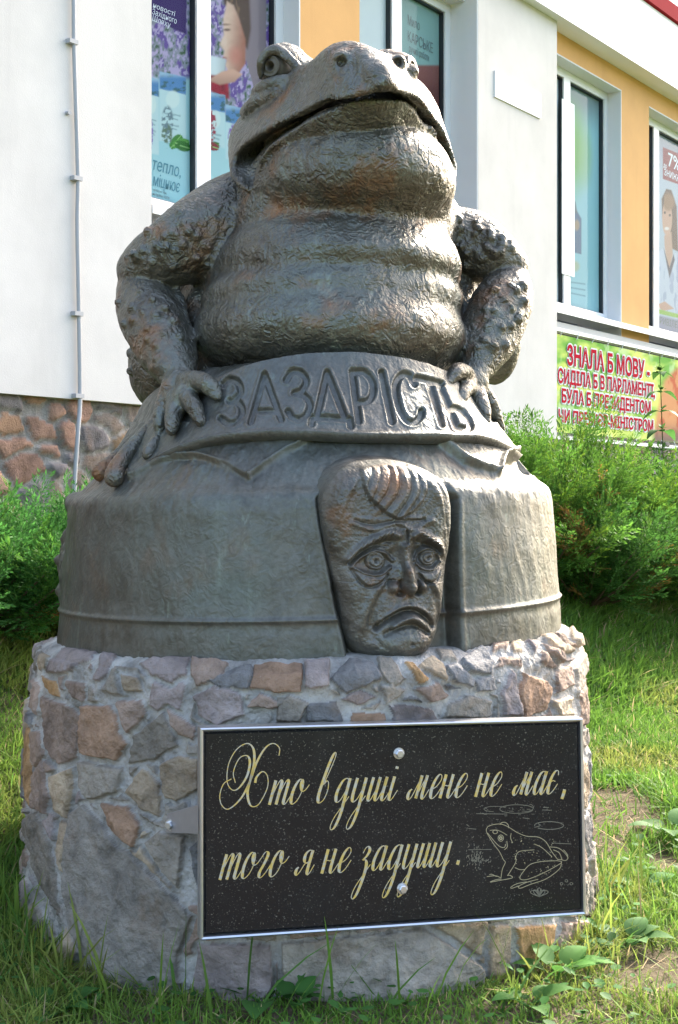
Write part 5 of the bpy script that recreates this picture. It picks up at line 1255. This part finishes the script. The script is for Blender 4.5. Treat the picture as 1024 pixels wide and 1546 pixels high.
juniper('j', -1.36, 5.02, .62, .44, 85, 'dense green juniper left of the pedestal in front of the stone base', (0.052, 0.160, 0.034), (0.1, 0), 11, .30)
juniper('j', -1.02, 5.42, .42, .34, 45, 'lower green juniper close behind the left edge of the pedestal', (0.046, 0.140, 0.030), (0, 0), 12, .26)
juniper('j', 1.20, 8.35, .85, .78, 120, 'tall bright juniper directly behind the right side of the bell', GR2, (.05, 0), 13, .40)
juniper('j', 1.98, 8.9, .80, .62, 120, 'bright green juniper in the middle of the right row below the banner', GR2, (0, 0), 14, .40)
juniper('j', 2.62, 9.2, .70, .56, 90, 'darker juniper at the right edge of the photo', GR1, (0, 0), 15, .38)
juniper('j', 1.52, 8.15, .62, .52, 80, 'low juniper with a browned branch at the grass edge right of the bell', GR1, (0, -.1), 16, .34, .03)

# a browned juniper branch
# tall nettle-like weed in front of the banner
def blade_leaf(mb, p, d, L, wd, droop=.3, col=(.06, .15, .03), n=5, fold=.15):
    d = np.asarray(d, float); d /= np.linalg.norm(d); s_ = np.cross(d, [0, 0, 1.0]); s_ /= np.linalg.norm(s_) + 1e-9; up = np.cross(s_, d)
    V = []
    for i in range(n + 1):
        t = i / n; c = p + d * L * t + np.array([0, 0, -droop * L * t * t]); w = wd * math.sin(math.pi * min(1, .08 + .92 * t) ** .75) + .0004
        V += [c - s_ * w + up * w * fold, c, c + s_ * w + up * w * fold]
    F = []
    for i in range(n):
        a = 3 * i; F += [(a, a + 1, a + 4, a + 3), (a + 1, a + 2, a + 5, a + 4)]
    mb.add(V, F, col=np.tile(np.array(col), (len(V), 1)) * np.linspace(.85, 1.15, len(V))[:, None])
def tall_weed(u, vb, vt, Y, label, seed, nl=12, L=.11):
    r = np.random.default_rng(seed); b = P(u, vb, Y); b[2] = float(ground_z(b[0], b[1])); t = P(u - 4, vt, Y)
    root = empty('tall_weed', b, label, 'weed')
    st = spline([b, b * .6 + t * .4 + np.array([.02, 0, 0]), t], 8); S_ = MB(); S_.tube(st, np.linspace(.007, .0025, len(st)), 6, col=(.10, .13, .03)); 
    Lf = MB()
    n = nl
    for i in range(n):
        f = .30 + .7 * i / (n - 1); k = int(f * (len(st) - 1)); p = st[k]
        for s_ in (0, math.pi):
            a = i * 1.3 + s_ + r.uniform(-.2, .2); Ls = L * (1.15 - .75 * (f - .3) / .7)
            blade_leaf(Lf, p, [math.cos(a), math.sin(a) * .7, .35], Ls, Ls * .30, .75, np.array((.06, .15, .035)) * r.uniform(.7, 1.3))
        for q in range(5):
            blade_leaf(Lf, p + np.array([0, 0, .02]), [r.normal(), r.normal(), .8], L * .22, L * .06, .2, (.10, .19, .05), 2)
    Lf.build('leaves', LEAF, root, True, True); S_.build('stem', LEAF, root, True, True)
tall_weed(1000, 800, 535, 9.0, 'tall green weed with drooping leaves rising in front of the banner', 5, 13, .26)
tall_weed(938, 800, 690, 8.9, 'slender weed between the junipers under the banner', 6, 8, .18)

# ------------------------------------------------------------------ grass, straw and small leaves: nobody could count them
def in_ped(x, y, m=0.0): return np.hypot(x - XA, y - YA) < .775 + m
def bare(x, y):                                            # trodden patches
    a = np.full(x.shape, -.7)
    for (u, v, ru, rv) in ((935, 1225, 70, 44), (905, 1275, 42, 34), (1010, 1300, 35, 20), (1005, 1475, 90, 46), (960, 1440, 40, 14), (330, 1480, 60, 22)):
        Y = CAMZ * FPX / (v - HZ); c = P(u, v, Y); ry = Y - CAMZ * FPX / (v + rv - HZ); rx = ru / FPX * Y
        a = np.maximum(a, 1 - np.hypot((x - c[0]) / rx, (y - c[1]) / max(ry, .03)))
    a = a + .35 * fbm(x * 7, y * 7, 0, 3, 121)
    return smooth(-.20, .22, a)
def scatter(n, x0, x1, y0, y1):
    x = rng.uniform(x0, x1, n); y = rng.uniform(y0, y1, n); return x, y
def view_keep(x, y, z, pad=60):
    u = CXP + FPX * x / y; v = HZ - (z - CAMZ) / y * FPX
    return (u > -pad - 60) & (u < 1024 + pad + 60) & (v < 1546 + pad * 2)
def grass_mesh(name, x, y, L, W, col, lean=.7, bend=.5):
    n = len(x); z = ground_z(x, y) - .004
    az = rng.uniform(0, 2 * math.pi, n); ln = np.abs(rng.normal(0, lean, n)); fa = rng.uniform(0, math.pi, n)
    dx, dy = np.cos(az) * ln, np.sin(az) * ln; sx, sy = np.cos(fa) * W, np.sin(fa) * W
    V = np.zeros((n, 8, 3), np.float32)
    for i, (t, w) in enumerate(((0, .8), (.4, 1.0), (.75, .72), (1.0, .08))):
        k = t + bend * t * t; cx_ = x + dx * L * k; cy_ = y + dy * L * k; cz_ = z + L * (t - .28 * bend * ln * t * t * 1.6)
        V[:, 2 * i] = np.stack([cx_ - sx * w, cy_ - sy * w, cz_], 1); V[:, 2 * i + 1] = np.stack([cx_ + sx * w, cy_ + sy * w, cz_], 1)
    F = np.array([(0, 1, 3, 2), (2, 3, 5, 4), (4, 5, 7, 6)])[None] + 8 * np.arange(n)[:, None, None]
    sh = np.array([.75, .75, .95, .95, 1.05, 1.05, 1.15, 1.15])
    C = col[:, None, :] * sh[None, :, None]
    return mesh_np(name, V.reshape(-1, 3), F.reshape(-1, 4), LEAF, None, col=C.reshape(-1, 3), smooth_=False)
def grass_col(n, x, y):
    g = np.array((.125, .240, .036)); yl = np.array((.22, .26, .058)); dry = np.array((.38, .31, .16)); dk = np.array((.085, .18, .034))
    a = fbm(x * 1.6, y * 1.6, 0, 3, 131)[:, None]; r = rng.random((n, 1))
    c = g * (1 - smooth(-.1, .5, a)) + yl * smooth(-.1, .5, a); c = np.where(r < .16, dk, c); c = np.where(r > .95, dry, c)
    return c * rng.uniform(.75, 1.3, (n, 1))
def lawn(name, n, x0, x1, y0, y1, L0, L1, W, thin=None):
    x, y = scatter(n, x0, x1, y0, y1); k = ~in_ped(x, y, .0) & view_keep(x, y, ground_z(x, y)) & (wall_w(x, y) > .1)
    k &= rng.random(n) > bare(x, y) * .93
    k &= rng.random(n) < .55 + .45 * smooth(-.35, .1, fbm(x * 3, y * 3, 0, 3, 133))
    x, y = x[k], y[k]; m = len(x)
    L = rng.uniform(L0, L1, m) * (.7 + .6 * vnoise(x * 4, y * 4, 0, 134)); near = np.hypot(x - XA, y - YA) < 1.02
    L = L * np.where((y < 3.12) & (x > -.62) & (x < .62), .62, 1.0)
    L = L * np.where(near & (x < -.3), rng.uniform(.9, 1.8, m), 1.0)
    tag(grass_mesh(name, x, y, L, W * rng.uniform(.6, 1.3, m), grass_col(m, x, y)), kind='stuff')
lawn('grass', 90000, -1.3, 1.5, 2.55, 4.6, .02, .068, .0020)
lawn('grass', 90000, -1.5, 2.2, 4.6, 6.6, .03, .085, .0032)
lawn('grass', 90000, -1.6, 3.2, 6.6, 9.6, .05, .12, .0050)
# long blades round the foot of the pedestal
n_ = 380; a = rng.uniform(-2.2, 2.2, n_); rr_ = .775 + np.abs(rng.normal(0, .07, n_)) + .02
x = XA + np.sin(a) * rr_; y = YA - np.cos(a) * rr_; k = rng.random(n_) < np.where(a < -.5, 1.0, .35); x, y = x[k], y[k]
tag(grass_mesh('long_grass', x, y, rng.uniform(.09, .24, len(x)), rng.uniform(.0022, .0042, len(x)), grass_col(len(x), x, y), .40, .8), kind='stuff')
# straw lying on the bare ground
n_ = 2600; x, y = scatter(n_, -1.1, 1.5, 2.6, 5.5); k = (~in_ped(x, y, .01)) & (rng.random(n_) < .12 + bare(x, y)) & view_keep(x, y, ground_z(x, y)); x, y = x[k], y[k]; m = len(x)
az = rng.uniform(0, 6.28, m); L_ = rng.uniform(.03, .11, m); W_ = rng.uniform(.0008, .0018, m); z = ground_z(x, y) + rng.uniform(.002, .02, m); dz = rng.normal(0, .012, m)
dx, dy = np.cos(az) * L_ / 2, np.sin(az) * L_ / 2; px_, py_ = -np.sin(az) * W_, np.cos(az) * W_
V = np.stack([np.stack([x - dx - px_, y - dy - py_, z - dz], 1), np.stack([x + dx - px_, y + dy - py_, z + dz], 1), np.stack([x + dx + px_, y + dy + py_, z + dz], 1), np.stack([x - dx + px_, y - dy + py_, z - dz], 1)], 1)
C = np.repeat((np.array((.42, .32, .17)) * rng.uniform(.6, 1.2, (m, 1)))[:, None, :], 4, 1)
tag(mesh_np('straw', V.reshape(-1, 3), np.arange(4 * m).reshape(-1, 4), LEAF, None, col=C.reshape(-1, 3), smooth_=False), kind='stuff')
# clover and other small leaves mixed into the turf
mb = MB(); n_ = 5200; x, y = scatter(n_, -1.25, 1.6, 2.6, 5.2)
k = (~in_ped(x, y, .01)) & view_keep(x, y, ground_z(x, y)) & (rng.random(n_) < smooth(-.05, .35, fbm(x * 2.2 + 5, y * 2.2, 0, 3, 141)) + .25 * (y < 3.4)) & (rng.random(n_) > bare(x, y))
x, y = x[k], y[k]; m = len(x); z = ground_z(x, y) + rng.uniform(.012, .05, m)
az = rng.uniform(0, 6.28, m); L_ = rng.uniform(.012, .034, m); W_ = L_ * rng.uniform(.28, .5, m); tl_ = rng.uniform(-.5, .7, m)
dx, dy, dz = np.cos(az) * L_, np.sin(az) * L_, L_ * tl_; sx, sy = -np.sin(az) * W_, np.cos(az) * W_
pt = [np.stack([x, y, z], 1), np.stack([x + dx * .35 + sx * .9, y + dy * .35 + sy * .9, z + dz * .5], 1), np.stack([x + dx * .8 + sx * .7, y + dy * .8 + sy * .7, z + dz * .8], 1), np.stack([x + dx, y + dy, z + dz * .8], 1), np.stack([x + dx * .8 - sx * .7, y + dy * .8 - sy * .7, z + dz * .8], 1), np.stack([x + dx * .35 - sx * .9, y + dy * .35 - sy * .9, z + dz * .5], 1)]
V = np.stack(pt, 1); F = (np.array([(0, 1, 2, 3), (0, 3, 4, 5)])[None] + 6 * np.arange(m)[:, None, None]).reshape(-1, 4)
C = np.repeat((np.array((.055, .15, .032)) * rng.uniform(.65, 1.45, (m, 1)))[:, None, :], 6, 1)
tag(mesh_np('clover', V.reshape(-1, 3), F, LEAF, None, col=C.reshape(-1, 3), smooth_=True), kind='stuff')

# plantains: rosettes of broad leaves, each a plant of its own
def plantain(u, v, size, nl, label, seed, upr=.55, hue=(.075, .19, .035)):
    r = np.random.default_rng(seed); Y = CAMZ * FPX / (v - HZ); p = P(u, v, Y); p[2] = float(ground_z(p[0], p[1]))
    mb = MB(); size *= 1.5
    for i in range(nl):
        a = i * 2.4 + r.uniform(-.3, .3); L = size * r.uniform(.75, 1.15); d = np.array([math.cos(a), math.sin(a), upr * r.uniform(.5, 1.6)])
        st = p + d / np.linalg.norm(d) * L * .35; mb.tube([p, st], .0022, 5, col=np.array(hue) * 1.2)
        blade_leaf(mb, st, d, L * .85, L * .27, .35, np.array(hue) * r.uniform(.8, 1.25), 7, .22)
    ob = mb.build('plantain_weed', LEAF, None, True, True)
    return tag(ob, label, 'weed', 'broad leaved weeds in the grass')
plantain(842, 1478, .075, 6, 'bright broad-leaved weed growing under the right corner of the plaque', 1, .8, (.085, .21, .045))
plantain(395, 1520, .085, 4, 'broad flat weed leaf lying under the lower left edge of the plaque', 2, .35, (.06, .16, .035))
plantain(445, 1530, .06, 4, 'small weed with an upright oval leaf left of the bottom centre', 3, .9, (.06, .16, .035))
plantain(945, 1432, .07, 6, 'pale broad-leaved weed in the grass right of the pedestal foot', 4, .5, (.09, .20, .06))
plantain(1012, 1262, .10, 6, 'broad-leaved weed at the right edge beside the bare soil', 5, .45, (.065, .17, .04))
plantain(975, 1350, .07, 5, 'low weed between the bare patch and the right edge', 6, .4, (.065, .17, .04))
plantain(800, 1525, .06, 5, 'round leaved weed at the bottom of the photo below the plaque corner', 7, .5, (.085, .20, .045))
plantain(30, 1440, .06, 6, 'dark leaved weed in the shaded grass at the lower left edge', 8, .5, (.05, .14, .03))
plantain(90, 1520, .06, 6, 'dark leaved weed at the bottom left corner of the photo', 9, .4, (.05, .14, .03))
